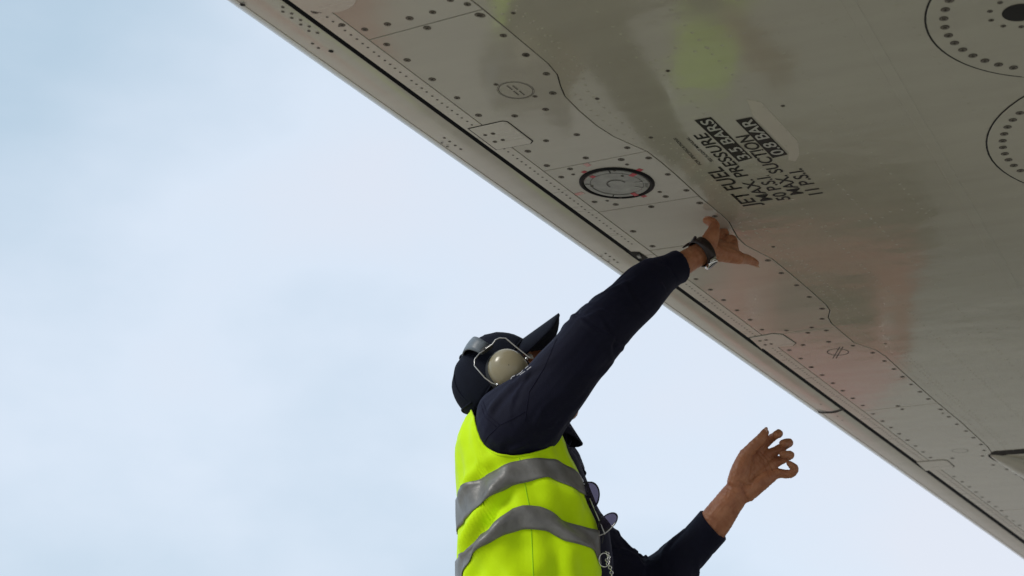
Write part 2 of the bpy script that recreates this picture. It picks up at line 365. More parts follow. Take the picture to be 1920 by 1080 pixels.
big += zm(860, 100, 3.6, [(455, 12), (592, 138), (635, 268), (587, 378), (378, 422), (797, 549), (590, 590), (467, 661), (595, 758), (858, 706), (1138, 637), (752, 780), (692, 835), (1097, 717), (1282, 706), (1412, 817), (1537, 925), (1397, 967), (917, 1003), (1060, 1020), (1300, 1035), (1627, 1010)])
big += zm(900, 0, 3.2, [(8, 92), (140, 213), (275, 328)])
big += zm(1160, 380, 6, [(162, 323), (380, 490), (365, 45), (1082, 153), (1680, 650)])
big += zm(1220, 420, 3.8575, [(328, 398), (432, 475), (528, 550), (625, 624), (720, 693), (805, 764), (982, 770), (1165, 748), (1240, 686), (1240, 612), (1147, 528), (1055, 443), (945, 355), (1137, 787), (1270, 770), (1288, 852), (1102, 875), (1002, 912), (1085, 973), (1160, 1035), (1463, 880)])
big += zm(1400, 580, 3.375, [(798, 275), (872, 327), (932, 378), (986, 427), (1042, 475), (1097, 522), (1150, 567), (410, 366), (478, 416), (545, 467), (608, 515), (672, 563), (735, 608), (957, 612), (985, 632), (800, 662), (860, 707), (913, 748), (965, 788), (1018, 828), (1068, 865), (1117, 903), (1163, 938), (1228, 633), (1280, 680), (1330, 727), (1388, 770), (1435, 812), (1483, 855), (1503, 893), (1493, 928), (1302, 942), (1560, 985), (1645, 1012), (1710, 1045)])
big += zm(1500, 720, 3, [(867, 520), (913, 550), (953, 578), (990, 608), (1025, 637), (1062, 663), (1100, 690), (1133, 713), (1163, 745), (1200, 770), (1235, 795)])
for p in big: add_screw(*p)
small = zm(860, 100, 3.6, [(252, 210), (515, 290), (773, 817), (1137, 750), (1357, 935), (1003, 995), (935, 306), (1297, 568), (180, 545), (232, 535), (245, 590), (298, 578)])
small += zm(1220, 420, 3.8575, [(887, 165), (835, 833), (790, 840), (828, 868), (872, 862)]) + zm(900, 0, 3.2, [(200, 78), (1128, 425), (1817, 635)]) + zm(1400, 580, 3.375, [(878, 217), (1242, 657)])
for p in small: add_screw(*p, kind='s')
# ---- small rivets: along the strip, on the slat, and rows over the skin (too small to pick apart)
def rivets(name, pts, r, m, parent, w0=-.0004, dome=0.0, n=8):
    v = []; f = []
    for x, y in pts:
        o = len(v); v.append((x, y, w0 - dome)); v.extend([(x + r * math.cos(t), y + r * math.sin(t), w0 if not dome else .0003) for t in np.linspace(0, 2 * math.pi, n, endpoint=False)])
        f += [[o, o + 1 + (i + 1) % n, o + 1 + i] for i in range(n)]
    return tag(link(name, mesh(name, v, f, m, bool(dome)), parent), kind='stuff')
pts = []
for u in np.arange(-1.6, 4.6, .0172):
    if any(inside((u, .139), h) for h in (H1, H3, H4)) or (uv(1178, 466)[0] - .01 < u < uv(1238, 490)[0] + .01): continue
    pts.append((u + random.uniform(-.001, .001), .1345 + random.uniform(-.0006, .0006) + .001 * math.sin(u * 9)))
rivets('strip_rivets', pts, .0026, M['rivet'], wing)
sp = zm(400, 0, 3.6, [(470, 45), (470, 75), (530, 88), (530, 117), (590, 132), (590, 162), (648, 175), (645, 205), (705, 218), (670, 290), (710, 320), (1560, 927), (1595, 952), (1633, 978), (1670, 1003), (1543, 960), (1580, 985)])
sp += zm(1020, 400, 4.5, [(520, 335), (555, 360), (590, 388), (620, 410), (485, 355), (545, 400)]) + zm(1400, 580, 3.375, [(470, 598), (515, 655), (575, 675), (605, 700)])
rivets('slat_rivets', [(a, b) for a, b in uvs(sp)], .0032, M['rivet'], slat_a, w0=-.0016)
rivets('drain_holes', uvs(zm(400, 0, 3.6, [(795, 341), (198, 27)])), .0052, M['gap'], slat_a, w0=-.0017)
rows = []
for v0 in np.arange(-.19, -2.6, -.115):
    for u in np.arange(-1.4, 4.5, .028):
        if random.random() < .9: rows.append((u + v0 * .08, v0 + .12 * (u / 6) * ((v0 + .19) / 1)))
for u0 in np.arange(-1.3, 4.6, .42):
    for vv in np.arange(-.16, -2.6, -.026): rows.append((u0 + .012 * (1 if int(abs(vv) * 1000) % 2 else -1), vv))
rows += [(u, wavy_at(u) - .022) for u in np.arange(-1.4, 4.4, .024)] + [(u, wavy_at(u) - .05) for u in np.arange(-1.4, 4.4, .024)]
rivets('skin_rivets', rows, .0042, M['skin_paint'], skin_obj, w0=0, dome=.0013)
# a lap joint running over the skin and a second panel line beyond it
def lap(a, b, wd=.0012, m='line'):
    a, b = np.array(a), np.array(b); d = unit(b - a); n_ = np.array([-d[1], d[0]]) * wd
    return mesh('seam_line', [(*(a + n_), -.0006), (*(b + n_), -.0006), (*(b - n_), -.0006), (*(a - n_), -.0006)], [[0, 1, 2, 3]], M[m])
def strip_plate(name, a, b, wd, w0, m):
    a, b = np.array(a), np.array(b); d = unit(b - a); n_ = np.array([-d[1], d[0]]) * wd
    return plate(name, [tuple(a + n_), tuple(b + n_), tuple(b - n_), tuple(a - n_)], M[m], wing, w0=w0, thick=.001, inset=0, bev=.0006)
pa, pb = uv(1590, 0), uv(1907, 547); dd = unit(np.array(pb) - np.array(pa))
strip_plate('lap_joint', np.array(pa) - dd * 1.5, np.array(pb) + dd * 3, .011, -.0009, 'skin_paint')
# ---- round access covers on the right
def cover(c, R, nscrew, hole=None, phase=0.0):
    p = plate('round_cover', disc_pts(c, R - .003, 72), M['skin_paint'], wing, w0=-.0012, thick=.0012, inset=0, bev=.0006)
    v, f = ring_sheet(c, R - .0035, R + .0005, -.0006); link('seal_ring', mesh('seal_ring', v, f, M['gap']), p)
    for i in range(nscrew):
        t = 2 * math.pi * i / nscrew + phase; s_ = link('screw', SC['c'], p, (c[0] + (R - .031) * math.cos(t), c[1] + (R - .031) * math.sin(t), -.0013)); s_.rotation_euler = (0, 0, random.uniform(0, 3))
    if hole:
        h, r = hole; link('drain_hole', mesh('drain_hole', [(x, y, -.0018) for x, y in disc_pts(h, r, 40)], [list(range(40))[::-1]], M['gap']), p)
        for i in range(10):
            t = 2 * math.pi * i / 10 + .2; link('screw', SC['s'], p, (h[0] + (r + .02) * math.cos(t), h[1] + (r + .02) * math.sin(t), -.0013))
cover((-.319, -1.010), .235, 44, (uv(1912, 22), .028), .02)
cover((.196, -1.045), .309, 58, None, .03)
# round blank at the top edge of the picture, on the panel
rp = plate('round_cover', disc_pts(uv(600, -12), .062, 48), M['plate_paint'], wing, w0=-.0014, thick=.0013, inset=0, bev=.0007)
# ---- fuel cap
CC = (.0028, .002); CRD = .0807
fc = empty('fuel_cap'); fc.parent = wing; fc.location = (CC[0], CC[1], 0)
def fring(name, r0, r1, w0, w1, m, n=72):
    t = np.linspace(0, 2 * math.pi, n, endpoint=False); v = []
    for r, wz in ((r0, 0), (r0, w0), ((r0 + r1) / 2, w1), (r1, w0), (r1, 0)): v += [(r * math.cos(x), r * math.sin(x), wz) for x in t]
    f = [[k * n + i, k * n + (i + 1) % n, (k + 1) * n + (i + 1) % n, (k + 1) * n + i] for k in range(4) for i in range(n)]
    return link(name, fix(mesh(name, v, f, M[m], True)), fc)
fring('seal_ring', CRD * .875, CRD * 1.0, -.0016, -.0038, 'rubber')
g = Geo(); t_ = np.linspace(0, 2 * math.pi, 64, endpoint=False)
def fr(r, wz): return [(r * math.cos(x), r * math.sin(x), wz) for x in t_]
g.rings([fr(CRD * .86, .001), fr(CRD * .86, -.0018), fr(CRD * .84, -.0026), fr(CRD * .70, -.0028), fr(CRD * .69, -.0022), fr(CRD * .3, -.0024), fr(CRD * .02, -.0026)]); g.obj('disc', M['cap_metal'], fc, False)
v, f = ring_sheet((0, 0), CRD * .24, CRD * .275, -.0031, 26, 1.2, 4.6); link('arc_mark', mesh('arc_mark', v, f, M['line']), fc)
v, f = ring_sheet((0, 0), CRD * .695, CRD * .712, -.0031, 60, 0, 5.6); link('arc_mark', mesh('arc_mark', v, f, M['line']), fc)
def fbar(name, ang, r0, r1, wd, w0, m, th=.0004):
    c, s_ = math.cos(ang), math.sin(ang); q = [(r0, -wd), (r1, -wd), (r1, wd), (r0, wd)]
    gg = Geo(); gg.add([(c * x - s_ * y, s_ * x + c * y, z) for z in (w0, w0 - th) for x, y in q], [[0, 1, 2, 3], [7, 6, 5, 4], [0, 4, 5, 1], [1, 5, 6, 2], [2, 6, 7, 3], [3, 7, 4, 0]]); return gg.obj(name, M[m], fc, False)
def ang_px(x, y): p = uv(x, y); return math.atan2(p[1] - CC[1], p[0] - CC[0])
for (x, y), r0, r1, m in [((1098, 325), .70, .82, 'red'), ((1092, 321), 1.02, 1.12, 'red'), ((1186, 326), .66, .86, 'red'), ((1202, 317), 1.0, 1.14, 'red'), ((1190, 362), .68, .88, 'red'), ((1212, 370), 1.0, 1.14, 'red'), ((1100, 308), 1.25, 1.42, 'pink'), ((1086, 363), 1.15, 1.4, 'pink')]:
    fbar('red_mark', ang_px(x, y), CRD * r0, CRD * r1, .0056, -.0028 if r1 < 1 else -.0003, m)
for (x, y) in [(1141, 316), (1148, 371)]: fbar('index_mark', ang_px(x, y), CRD * .72, CRD * .86, .0014, -.0029, 'black')
fbar('index_mark', ang_px(1098, 343), CRD * .72, CRD * .84, .0012, -.0029, 'black')
la = ang_px(1214, 345)
for k in range(3): fbar('latch_slot', la, CRD * (.74 + .035 * k), CRD * (.752 + .035 * k), .011, -.0029, 'black')
for sg in (-.28, .28): fbar('arrow_mark', la + sg, CRD * .50, CRD * .72, .0012, -.0029, 'print')
for x, y in [(1110, 347), (1152, 318), (1167, 328), (1163, 369)]:
    p = uv(x, y); s_ = link('screw', SC['s'], fc, (p[0] - CC[0], p[1] - CC[1], -.0024)); s_.scale = (.8, .8, 1)
# ---- round markings
def ink_ring(c, r, wd): v, f = ring_sheet(c, r - wd, r, -.0006); return link('marking', mesh('marking', v, f, M['line']), wing)
ec = uv(967, 169); ink_ring(ec, .033, .0012); ink_ring(ec, .0355, .0007)
mv, mf = [], []
for row in (-1, 1):
    for k in range(9):
        if k == 4: continue
        x, y = ec[0] + (k - 4) * .0048 - row * .002, ec[1] + row * .005; o = len(mv)
        mv += [(x - .0014, y - .0018, -.0006), (x + .0014, y - .0018, -.0006), (x + .0014, y + .0018, -.0006), (x - .0014, y + .0018, -.0006)]; mf.append([o + 3, o + 2, o + 1, o])
link('marking', mesh('marking', mv, mf, M['line']), wing)
ec = uv(1571, 660); ink_ring(ec, .030, .0026)
for k in (-3, 3): link('marking', lap(uv(1564.5 + k, 672), uv(1577.5 + k, 650), .0013), wing)
ec = uv(1800, 845); ink_ring(ec, .026, .0012)
# ---- touched-up paint patch beside the lettering
patch = uvs([(1400, 186), (1428, 192), (1497, 266), (1499, 290), (1492, 302), (1478, 300), (1479, 286), (1412, 217)])
plate('paint_patch', patch, M['patch_paint'], wing, w0=-.0005, thick=.0004, inset=0, bev=.0002)
# ---- lettering
def lettering(txt, b0, b1, c0, m, w0=-.0007, fit=True):
    cu = bpy.data.curves.new('lettering', 'FONT'); cu.body = txt; cu.resolution_u = 4; cu.offset = .014 if len(txt) < 14 else .008
    o = bpy.data.objects.new('t', cu); COL.objects.link(o); dg = bpy.context.evaluated_depsgraph_get(); me = bpy.data.meshes.new_from_object(o.evaluated_get(dg)); bpy.data.objects.remove(o)
    n = len(me.vertices); co = np.empty(n * 3); me.vertices.foreach_get('co', co); co = co.reshape(-1, 3)
    lo, hi = co.min(0), co.max(0); A, B, C_ = np.array(uv(*b0)), np.array(uv(*b1)), np.array(uv(*c0))
    ex = B - A; ey = C_ - A; ey = ey - unit(ex) * (ey @ unit(ex))          # upright letters on the skin
    s_ = (co[:, 0] - lo[0]) / (hi[0] - lo[0]); t = (co[:, 1] - max(lo[1], 0)) / (hi[1] - max(lo[1], 0))
    q = A + s_[:, None] * ex + t[:, None] * ey
    me.vertices.foreach_set('co', np.c_[q, np.full(n, w0)].ravel()); me.materials.clear(); me.materials.append(M[m]); me.update()
    link('lettering', me, wing)
lettering('JET FUEL', (1425, 385), (1350, 312), (1393, 386), 'black')
lettering('MAX. PRESSURE', (1449, 374), (1323, 249), (1426, 377), 'black')
lettering('50 P.S.I.', (1483, 373), (1440, 327), (1458, 376), 'black')
lettering('MAX. SUCTION', (1507, 362), (1404, 252), (1481, 364), 'black')
lettering('11 P.S.I.', (1543, 362), (1502, 315), (1517, 366), 'black')
lettering('FOR SPECIFICATIONS', (1316, 308), (1268, 258), (1310, 309), 'black')
lettering('SEE FLIGHT MANUAL', (1338, 302), (1291, 257), (1332, 303), 'black')
for q in ([(1302, 225), (1333, 219), (1411, 296), (1385, 303)], [(1379, 225), (1409, 219), (1477, 289), (1449, 296)]):
    p = uvs(q); p = p if area(p) < 0 else p[::-1]; link('lettering_field', mesh('lettering_field', [(x, y, -.0007) for x, y in p], [[0, 1, 2, 3]], M['black']), wing)
lettering('3.5 BARS', (1407, 295), (1332, 222), (1387, 299.5), 'print', -.0011)
lettering('0.8 BAR', (1472, 287), (1408, 222), (1451, 292), 'print', -.0011)
# ---- fairing pod at the right edge
def pod():
    tip = np.array(uv(1857, 852)); ax = unit(np.array(uv(1925, 872)) - tip); sd_ = np.array([-ax[1], ax[0]]); rings = []
    for s_, wd, dp in [(0, .003, .001), (.02, .016, .006), (.06, .03, .014), (.14, .05, .028), (.3, .085, .055), (.6, .12, .09), (1.0, .14, .12), (1.6, .12, .11), (2.0, .05, .05)]:
        c = tip + ax * s_; rings.append([(*(c + sd_ * wd * math.cos(t)), .002 - dp * max(0, math.sin(t)) ** .8 if math.sin(t) > 0 else .003) for t in np.linspace(0, 2 * math.pi, 24, endpoint=False)])
    g = Geo(); g.rings(rings); o = g.obj('fairing', M['panel_paint'], wing)
    v = []; n = 9
    for sg in (1,):
        for s_, wd in [(0, .003), (.02, .016), (.06, .03), (.14, .05), (.3, .085), (.6, .12), (1.0, .14)]:
            c = tip + ax * s_; v += [(*(c + sg * sd_ * (wd - .002)), -.0014), (*(c + sg * sd_ * (wd + .007)), -.0014)]
    sl = uvs([(1856, 851), (1863, 846), (1890, 844), (1925, 841), (1990, 838), (1990, 848), (1925, 850), (1890, 852), (1866, 857)]); sl = sl if area(sl) < 0 else sl[::-1]
    link('recess_shade', mesh('recess_shade', [(x, y, -.0009) for x, y in sl], [list(range(len(sl)))], M['gap']), o)  # flat black sheet in place of a recess and the shade in it
    link('seal', mesh('seal', v, [[2 * i, 2 * i + 1, 2 * i + 3, 2 * i + 2] for i in range(6)], M['gap']), o)
pod()

# ------------------------------------------------------------------ the worker
person = empty('person', (PY(985, 1080, 3.2)[0], 3.2, 0))
tag(person, 'worker in yellow reflective vest, navy coverall and dark cap pointing up at the wing', 'person')
PO = np.array(person.location)
def under(o, par=person):                              # keep world coordinates when parenting to the person
    o.parent = par; o.matrix_parent_inverse = Matrix.Translation(-Vector(PO)); return o
def keep(o, par): o.parent = par; return o
YT = 3.2
# ---- torso outline rows: (pixel y, left x, right x, half depth)
rows_ = [(760, 900, 1030, .10), (779, 888, 1035, .13), (800, 869, 1040, .155), (825, 859, 1043, .172), (849, 855, 1058, .18), (887, 856, 1076, .185), (938, 861, 1093, .185), (994, 866, 1108, .182), (1056, 862, 1118, .18), (1120, 860, 1124, .18), (1250, 852, 1138, .185)]
zr, lx, rx, bd = [], [], [], []
for y, l_, r_, b_ in rows_:
    a_ = PY(l_, y, YT); c_ = PY(r_, y, YT); zr.append(a_[2]); lx.append(a_[0]); rx.append(c_[0]); bd.append(b_)
o_ = np.argsort(zr); zr, lx, rx, bd = [np.array(q)[o_] for q in (zr, lx, rx, bd)]
def vest_xy(th, z):                                    # th 0 = front, pi/2 = towards the camera, pi = back
    l_, r_, b_ = np.interp(z, zr, lx), np.interp(z, zr, rx), np.interp(z, zr, bd); xc, a_ = (l_ + r_) / 2, (r_ - l_) / 2
    c = np.cos(th); c = np.where(c > 0, c / math.cos(R_(24)), c); s_ = np.sin(th)
    return xc + a_ * np.sign(c) * np.abs(c) ** .9, YT - b_ * np.sign(s_) * np.abs(s_) ** .8
ZP = lambda py: PY(960, py, YT)[2]
def folds(th, z):                                      # cloth folds of the vest, metres outwards
    a = np.where(th > math.pi, 2 * math.pi - th, th); d = 0
    def ridge(t0, z0, t1, z1, amp, wd):                # a soft ridge between two points of the (angle, height) sheet
        x, y = (a - t0) * .17, z - z0; X, Y_ = (t1 - t0) * .17, z1 - z0; LL = X * X + Y_ * Y_
        k = np.clip((x * X + y * Y_) / LL, 0, 1); q = (x - k * X) ** 2 + (y - k * Y_) ** 2
        return amp * np.exp(-(q / (2 * wd * wd)) ** .8) * np.sin(np.pi * np.clip(k * .86 + .1, 0, 1))
    d = d + ridge(1.75, ZP(930), 2.9, ZP(1075), .012, .012) + ridge(1.65, ZP(985), 2.6, ZP(1110), .014, .012) - ridge(1.7, ZP(955), 2.7, ZP(1085), .009, .010)
    d = d + ridge(1.45, ZP(930), .5, ZP(985), .009, .014) - ridge(1.4, ZP(985), .5, ZP(1030), .008, .013) + ridge(1.3, ZP(1010), .4, ZP(1090), .009, .012)
    d = d + ridge(1.9, ZP(890), 2.9, ZP(960), .006, .009) - ridge(1.6, ZP(900), 2.4, ZP(940), .006, .010) + ridge(2.2, ZP(1030), 1.4, ZP(1200), .01, .02) - ridge(1.2, ZP(1060), 1.5, ZP(1200), .008, .016)
    d = d + .0016 * np.sin(9 * a + 38 * z) * np.sin(21 * z - 3 * a + 1) + .0013 * np.sin(17 * a - 26 * z + 2) + .001 * np.sin(55 * z + 4 * a)
    d = d * 1.7 * np.clip((3.05 - a) / .35, .25, 1) + .006 * np.abs(np.sin(5.2 * a + 13 * z + 1.1 * np.sin(17 * z))) ** 3 * np.exp(-((z - ZP(1010)) / .12) ** 2) * (a > 1.5)
    return d
def vest_pt(th, z, off=0.0):
    th = np.asarray(th, float); z = np.asarray(z, float); x, y = vest_xy(th, z); e = 1e-3
    x1, y1 = vest_xy(th + e, z); x0, y0 = vest_xy(th - e, z); nx, ny = (y1 - y0), -(x1 - x0); nl = np.sqrt(nx * nx + ny * ny) + 1e-12
    xc = (np.interp(z, zr, lx) + np.interp(z, zr, rx)) / 2; sg = np.where(nx * (x - xc) + ny * (y - YT) < 0, -1, 1)
    d = folds(th, z) + off
    return np.stack([x + sg * nx / nl * d, y + sg * ny / nl * d, z], -1)
arm_px = [(884, 772), (890, 787), (893, 803), (897, 822), (909, 840), (930, 852), (962, 858), (998, 852), (1027, 843), (1038, 834), (1042, 824), (1046, 800)]
TH = np.linspace(R_(24), R_(336), 121); zb = ZP(1235)
def z_top(th):
    ztop = ZP(783) if math.cos(th) < 0 else ZP(818)
    z = zb; poly = arm_px + [(1046, 600), (884, 600)]
    tn = th if th < math.pi else 2 * math.pi - th
    while z < ztop:
        if inside(pix(vest_pt(tn, z)), poly): break
        z += .0015
    return z
ZT = np.array([z_top(t) for t in TH]); ZT = np.convolve(np.pad(ZT, 1, 'edge'), [.2, .6, .2], 'valid')
nr = 90; V = []
for i in range(nr):
    k = i / (nr - 1); V.append(vest_pt(TH, zb + (ZT - zb) * k))
V = np.array(V); nc = len(TH)
vest = under(link('vest', mesh('vest', V.reshape(-1, 3), [[i * nc + j, i * nc + j + 1, (i + 1) * nc + j + 1, (i + 1) * nc + j] for i in range(nr - 1) for j in range(nc - 1)], M['hivis'], True)))
def thicken(o, t):
    m = o.modifiers.new('thickness', 'SOLIDIFY'); m.thickness = t; m.offset = 0; return o
thicken(vest, .003)
# shoulder straps of the vest
for sg in (1, -1):
    a = PY(893, 786, YT); b = PY(1036, 824, YT); ps = catmull([(a[0] + .012, YT - sg * .075, a[2] - .03), (a[0] + .05, YT - sg * .085, a[2] - .004), (b[0] - .05, YT - sg * .085, a[2] - .01), (b[0], YT - sg * .07, b[2] - .01)], 6)
    vv = [p + np.array([0, q * .03, 0]) for p in ps for q in (-1, 1)]
    thicken(keep(link('shoulder_strap', mesh('shoulder_strap', vv, [[2 * i, 2 * i + 1, 2 * i + 3, 2 * i + 2] for i in range(len(ps) - 1)], M['hivis'], True)), vest), .003)
def px_to_sheet(px, py):                               # pixel on the near side of the vest -> (angle, height)
    best = None
    Y = YT - .13
    for _ in range(25):
        p = PY(px, py, Y); z = p[2]; l_, r_, b_ = np.interp(z, zr, lx), np.interp(z, zr, rx), np.interp(z, zr, bd); xc, a_ = (l_ + r_) / 2, (r_ - l_) / 2
        c = np.clip((p[0] - xc) / a_, -1, 1); c = np.sign(c) * abs(c) ** (1 / .9); c = c * math.cos(R_(24)) if c > 0 else c; th = math.acos(np.clip(c, -1, 1)); Y = .5 * Y + .5 * (YT - b_ * abs(math.sin(th)) ** .8)
    return th, z
def tape(up, lo):
    au = np.array(sorted(px_to_sheet(*p) for p in up)); al = np.array(sorted(px_to_sheet(*p) for p in lo)); vv = []
    for t in TH:
        tn = t if t < math.pi else 2 * math.pi - t; zu = np.interp(tn, au[:, 0], au[:, 1]); zl = np.interp(tn, al[:, 0], al[:, 1])
        for k in range(9): vv.append(vest_pt(t, zl + (zu - zl) * k / 8, .0042))
    n = 9; f = [[i * n + j, (i + 1) * n + j, (i + 1) * n + j + 1, i * n + j + 1] for i in range(nc - 1) for j in range(n - 1)]
    thicken(keep(link('reflective_tape', mesh('reflective_tape', vv, f, M['tape'], True)), vest), .0014)
tape([(861, 935), (880, 910), (897, 900), (932, 879), (959, 867), (983, 862), (1013, 860), (1042, 862), (1072, 880), (1086, 897)], [(865, 999), (894, 964), (924, 938), (962, 911), (986, 905), (1010, 899), (1027, 895), (1051, 908), (1072, 920), (1092, 928)])
tape([(860, 1058), (879, 1036), (903, 1000), (938, 982), (962, 956), (983, 949), (1013, 950), (1033, 958), (1057, 973), (1087, 984), (1112, 994)], [(861, 1104), (876, 1080), (906, 1040), (927, 1024), (950, 1006), (980, 993), (1027, 996), (1057, 1016), (1087, 1027), (1104, 1034), (1121, 1056)])
def vest_tube(name, pts, r, m): g = Geo(); g.tube(pts, r, 6, 1, False); return keep(g.obj(name, m, None), vest)
tm = math.acos(.03); vest_tube('side_seam', [vest_pt(tm, z, .0016) for z in np.linspace(zb, z_top(tm) - .004, 60)], .0011, M['binding'])
vest_tube('side_seam', [vest_pt(2 * math.pi - tm, z, .0016) for z in np.linspace(zb, z_top(tm) - .004, 40)], .0011, M['binding'])
vest_tube('binding', [vest_pt(t, z, .001) for t, z in zip(TH, ZT)], .0026, M['hivis'])

# ---- coverall: torso, two sleeves, trousers grown into one cloth
g = Geo()
def pair_rings(pairs, n=22, depth=.96, sub=4, cuff=True, squash=None):
    P = []
    for a, b, Y in pairs: A, B = PY(*a, Y), PY(*b, Y); P.append(np.r_[(A + B) / 2, (A - B) / 2])
    P = catmull(P, sub); T = np.gradient(P[:, :3], axis=0); rings = []
    for p, t in zip(P, T):
        a = p[3:]; b = unit(np.cross(t, a)) * np.linalg.norm(a) * depth
        rings.append([p[:3] + a * math.cos(x) + b * math.sin(x) for x in np.linspace(0, 2 * math.pi, n, endpoint=False)])
    if cuff:
        c = P[-1][:3]; t = unit(T[-1])
        rings.append([c + (np.array(q) - c) * .80 for q in rings[-1]]); rings.append([c + (np.array(q) - c) * .95 - t * .022 for q in rings[-1]])
    return rings, P
near_pairs = [((925, 800), (985, 845), 3.13), ((902, 766), (1018, 848), 3.075), ((906, 745), (1044, 830), 3.05), ((940, 721), (1058, 806), 3.03), ((980, 694), (1078, 778), 3.02), ((1008, 664), (1098, 750), 3.015),
              ((1040, 634), (1120, 716), 3.015), ((1066, 602), (1147, 680), 3.02), ((1098, 572), (1180, 638), 3.03), ((1131, 547), (1206, 611), 3.045), ((1160, 525), (1229, 588), 3.06), ((1186, 503), (1245, 567), 3.075),
              ((1215, 489), (1260, 548), 3.09), ((1240, 482), (1277, 532), 3.10), ((1259, 472), (1289, 527), 3.11)]
far_pairs = [((1062, 868), (990, 965), 3.34), ((1118, 950), (1040, 1050), 3.38), ((1160, 1004), (1100, 1105), 3.41), ((1186, 1030), (1170, 1150), 3.42), ((1207, 1046), (1248, 1158), 3.42), ((1232, 1033), (1296, 1112), 3.40), ((1257, 1011), (1315, 1071), 3.385), ((1285, 990), (1338, 1040), 3.37), ((1315, 956), (1362, 1012), 3.35)]
rn, Pn = pair_rings(near_pairs); g.rings(rn); rf, Pf = pair_rings(far_pairs); g.rings(rf)
def shirt_row(y, l_, r_, b_, Yc=YT, n=40):
    A, B = PY(l_, y, Yc), PY(r_, y, Yc); c, a_ = (A + B) / 2, (B - A) / 2
    return [c + a_ * math.cos(t) + np.array([0, -b_ * np.sign(math.sin(t)) * abs(math.sin(t)) ** .85, 0]) for t in np.linspace(0, 2 * math.pi, n, endpoint=False)]
g.rings([shirt_row(*q) for q in [(1330, 870, 1150, .165), (1250, 864, 1150, .165), (1120, 872, 1150, .158), (1056, 873, 1150, .158, 3.22), (994, 877, 1142, .16, 3.22), (955, 873, 1120, .163, 3.22), (905, 868, 1100, .165, 3.22), (870, 866, 1086, .163, 3.22), (835, 868, 1060, .155, 3.21), (805, 880, 1046, .13, 3.21), (780, 900, 1040, .10, 3.21), (765, 925, 1030, .07, 3.21)]])
g.tube([PY(985, 800, 3.2), PY(1000, 835, 3.30), PY(1040, 885, 3.36)], [.07, .075, .07])                      # far shoulder
g.tube([PY(970, 800, 3.18), PY(965, 800, 3.10)], [.07, .065])
g.ball(PY(962, 800, 3.085), [(.072, 0, 0), (0, .085, 0), (0, 0, .062)])
hip = PY(1000, 1300, YT)
for sg in (-1, 1):                                       # trouser legs, out of the picture
    y0 = YT + sg * .095; g.tube([(hip[0] + .0, y0, .98), (hip[0] + .02, y0, .80), (hip[0] + .03, y0 + sg * .01, .50), (hip[0] + .0, y0 + sg * .02, .28), (hip[0] - .01, y0 + sg * .02, .09)], [.115, .10, .078, .07, .068], 18, round_ends=False)
PW = np.array([1, 1, 1])
def arm_param(co, P):
    C_ = P[:, :3]; best = np.full(len(co), 9e9); tt = np.zeros(len(co)); rr = np.ones(len(co))
    L_ = np.r_[0, np.cumsum(np.linalg.norm(np.diff(C_, axis=0), axis=1))]; ang = np.zeros(len(co))
    for i in range(len(C_) - 1):
        d = C_[i + 1] - C_[i]; k = np.clip(((co - C_[i]) @ d) / (d @ d), 0, 1); q = co - (C_[i] + k[:, None] * d); D = np.linalg.norm(q, axis=1); m_ = D < best
        a = unit(P[i, 3:]); b = unit(np.cross(d, a)); best[m_] = D[m_]; tt[m_] = (L_[i] + k * (L_[i + 1] - L_[i]))[m_]; rr[m_] = np.linalg.norm(P[i, 3:]); ang[m_] = np.arctan2(q @ b, q @ a)[m_]
    return best, tt, ang, rr, L_[-1]
def sharp(x): return 1 - 2 * np.abs(np.sin(x)) ** .7
def cloth(co):
    d = np.zeros(len(co))
    for P, seed, elbow in ((Pn, 0, .33), (Pf, 2, .30)):
        D, t, a, r, LL = arm_param(co, P); m_ = np.clip((1.5 - D / r) / .3, 0, 1)
        e = np.exp(-((t - elbow) / .11) ** 2); c = np.exp(-((t - LL) / .07) ** 2); s_ = np.exp(-(t / .16) ** 2)
        fo = .0014 * np.cos(3 * a + 11 * t + seed + 1.2 * np.sin(9 * t)) + .0008 * np.cos(5 * a - 17 * t + seed + 1.5 * np.sin(15 * t + a)) + .0010 * np.sin(23 * t + 2 * np.sin(a * 2 + seed))
        rg = np.random.RandomState(31 + seed)
        for i in range(58):                             # single creases of their own place, slant, length and depth
            k = i % 3; t0 = elbow + rg.normal(0, .055) if k == 0 else (rg.uniform(.0, .17) if k == 1 else rg.uniform(0, LL)); a0 = rg.uniform(-math.pi, math.pi); th = rg.normal(.35, .35) if k == 0 else rg.normal(1.0, .35); th *= rg.choice([-1, 1])
            ln = rg.uniform(.018, .05); wd = rg.uniform(.0045, .010); am = rg.uniform(.0015, .0042)
            da = (a - a0 + math.pi) % (2 * math.pi) - math.pi; x = t - t0; y = da * r; l_ = x * math.sin(th) + y * math.cos(th); q = x * math.cos(th) - y * math.sin(th) - .25 * l_ * l_ / ln
            fo += am * np.exp(-(l_ / ln) ** 2) * (np.exp(-(q / wd) ** 2) - .7 * np.exp(-((q - 1.5 * wd) / wd) ** 2))
        fo -= .0018 * np.exp(-((t - LL + .05) / .004) ** 2)
        fo = fo * (1 - .8 * c)
        d += fo * m_ * (t > .02)
    z = co[:, 2]
    d += np.where(z < .9, .004 * np.sin(30 * z + 3 * np.sin(9 * co[:, 0])) * np.exp(-((z - .5) / .2) ** 2), 0)
    return d
coverall = under(g.fuse('coverall', .0034, 3, M['navy'], None, cloth))
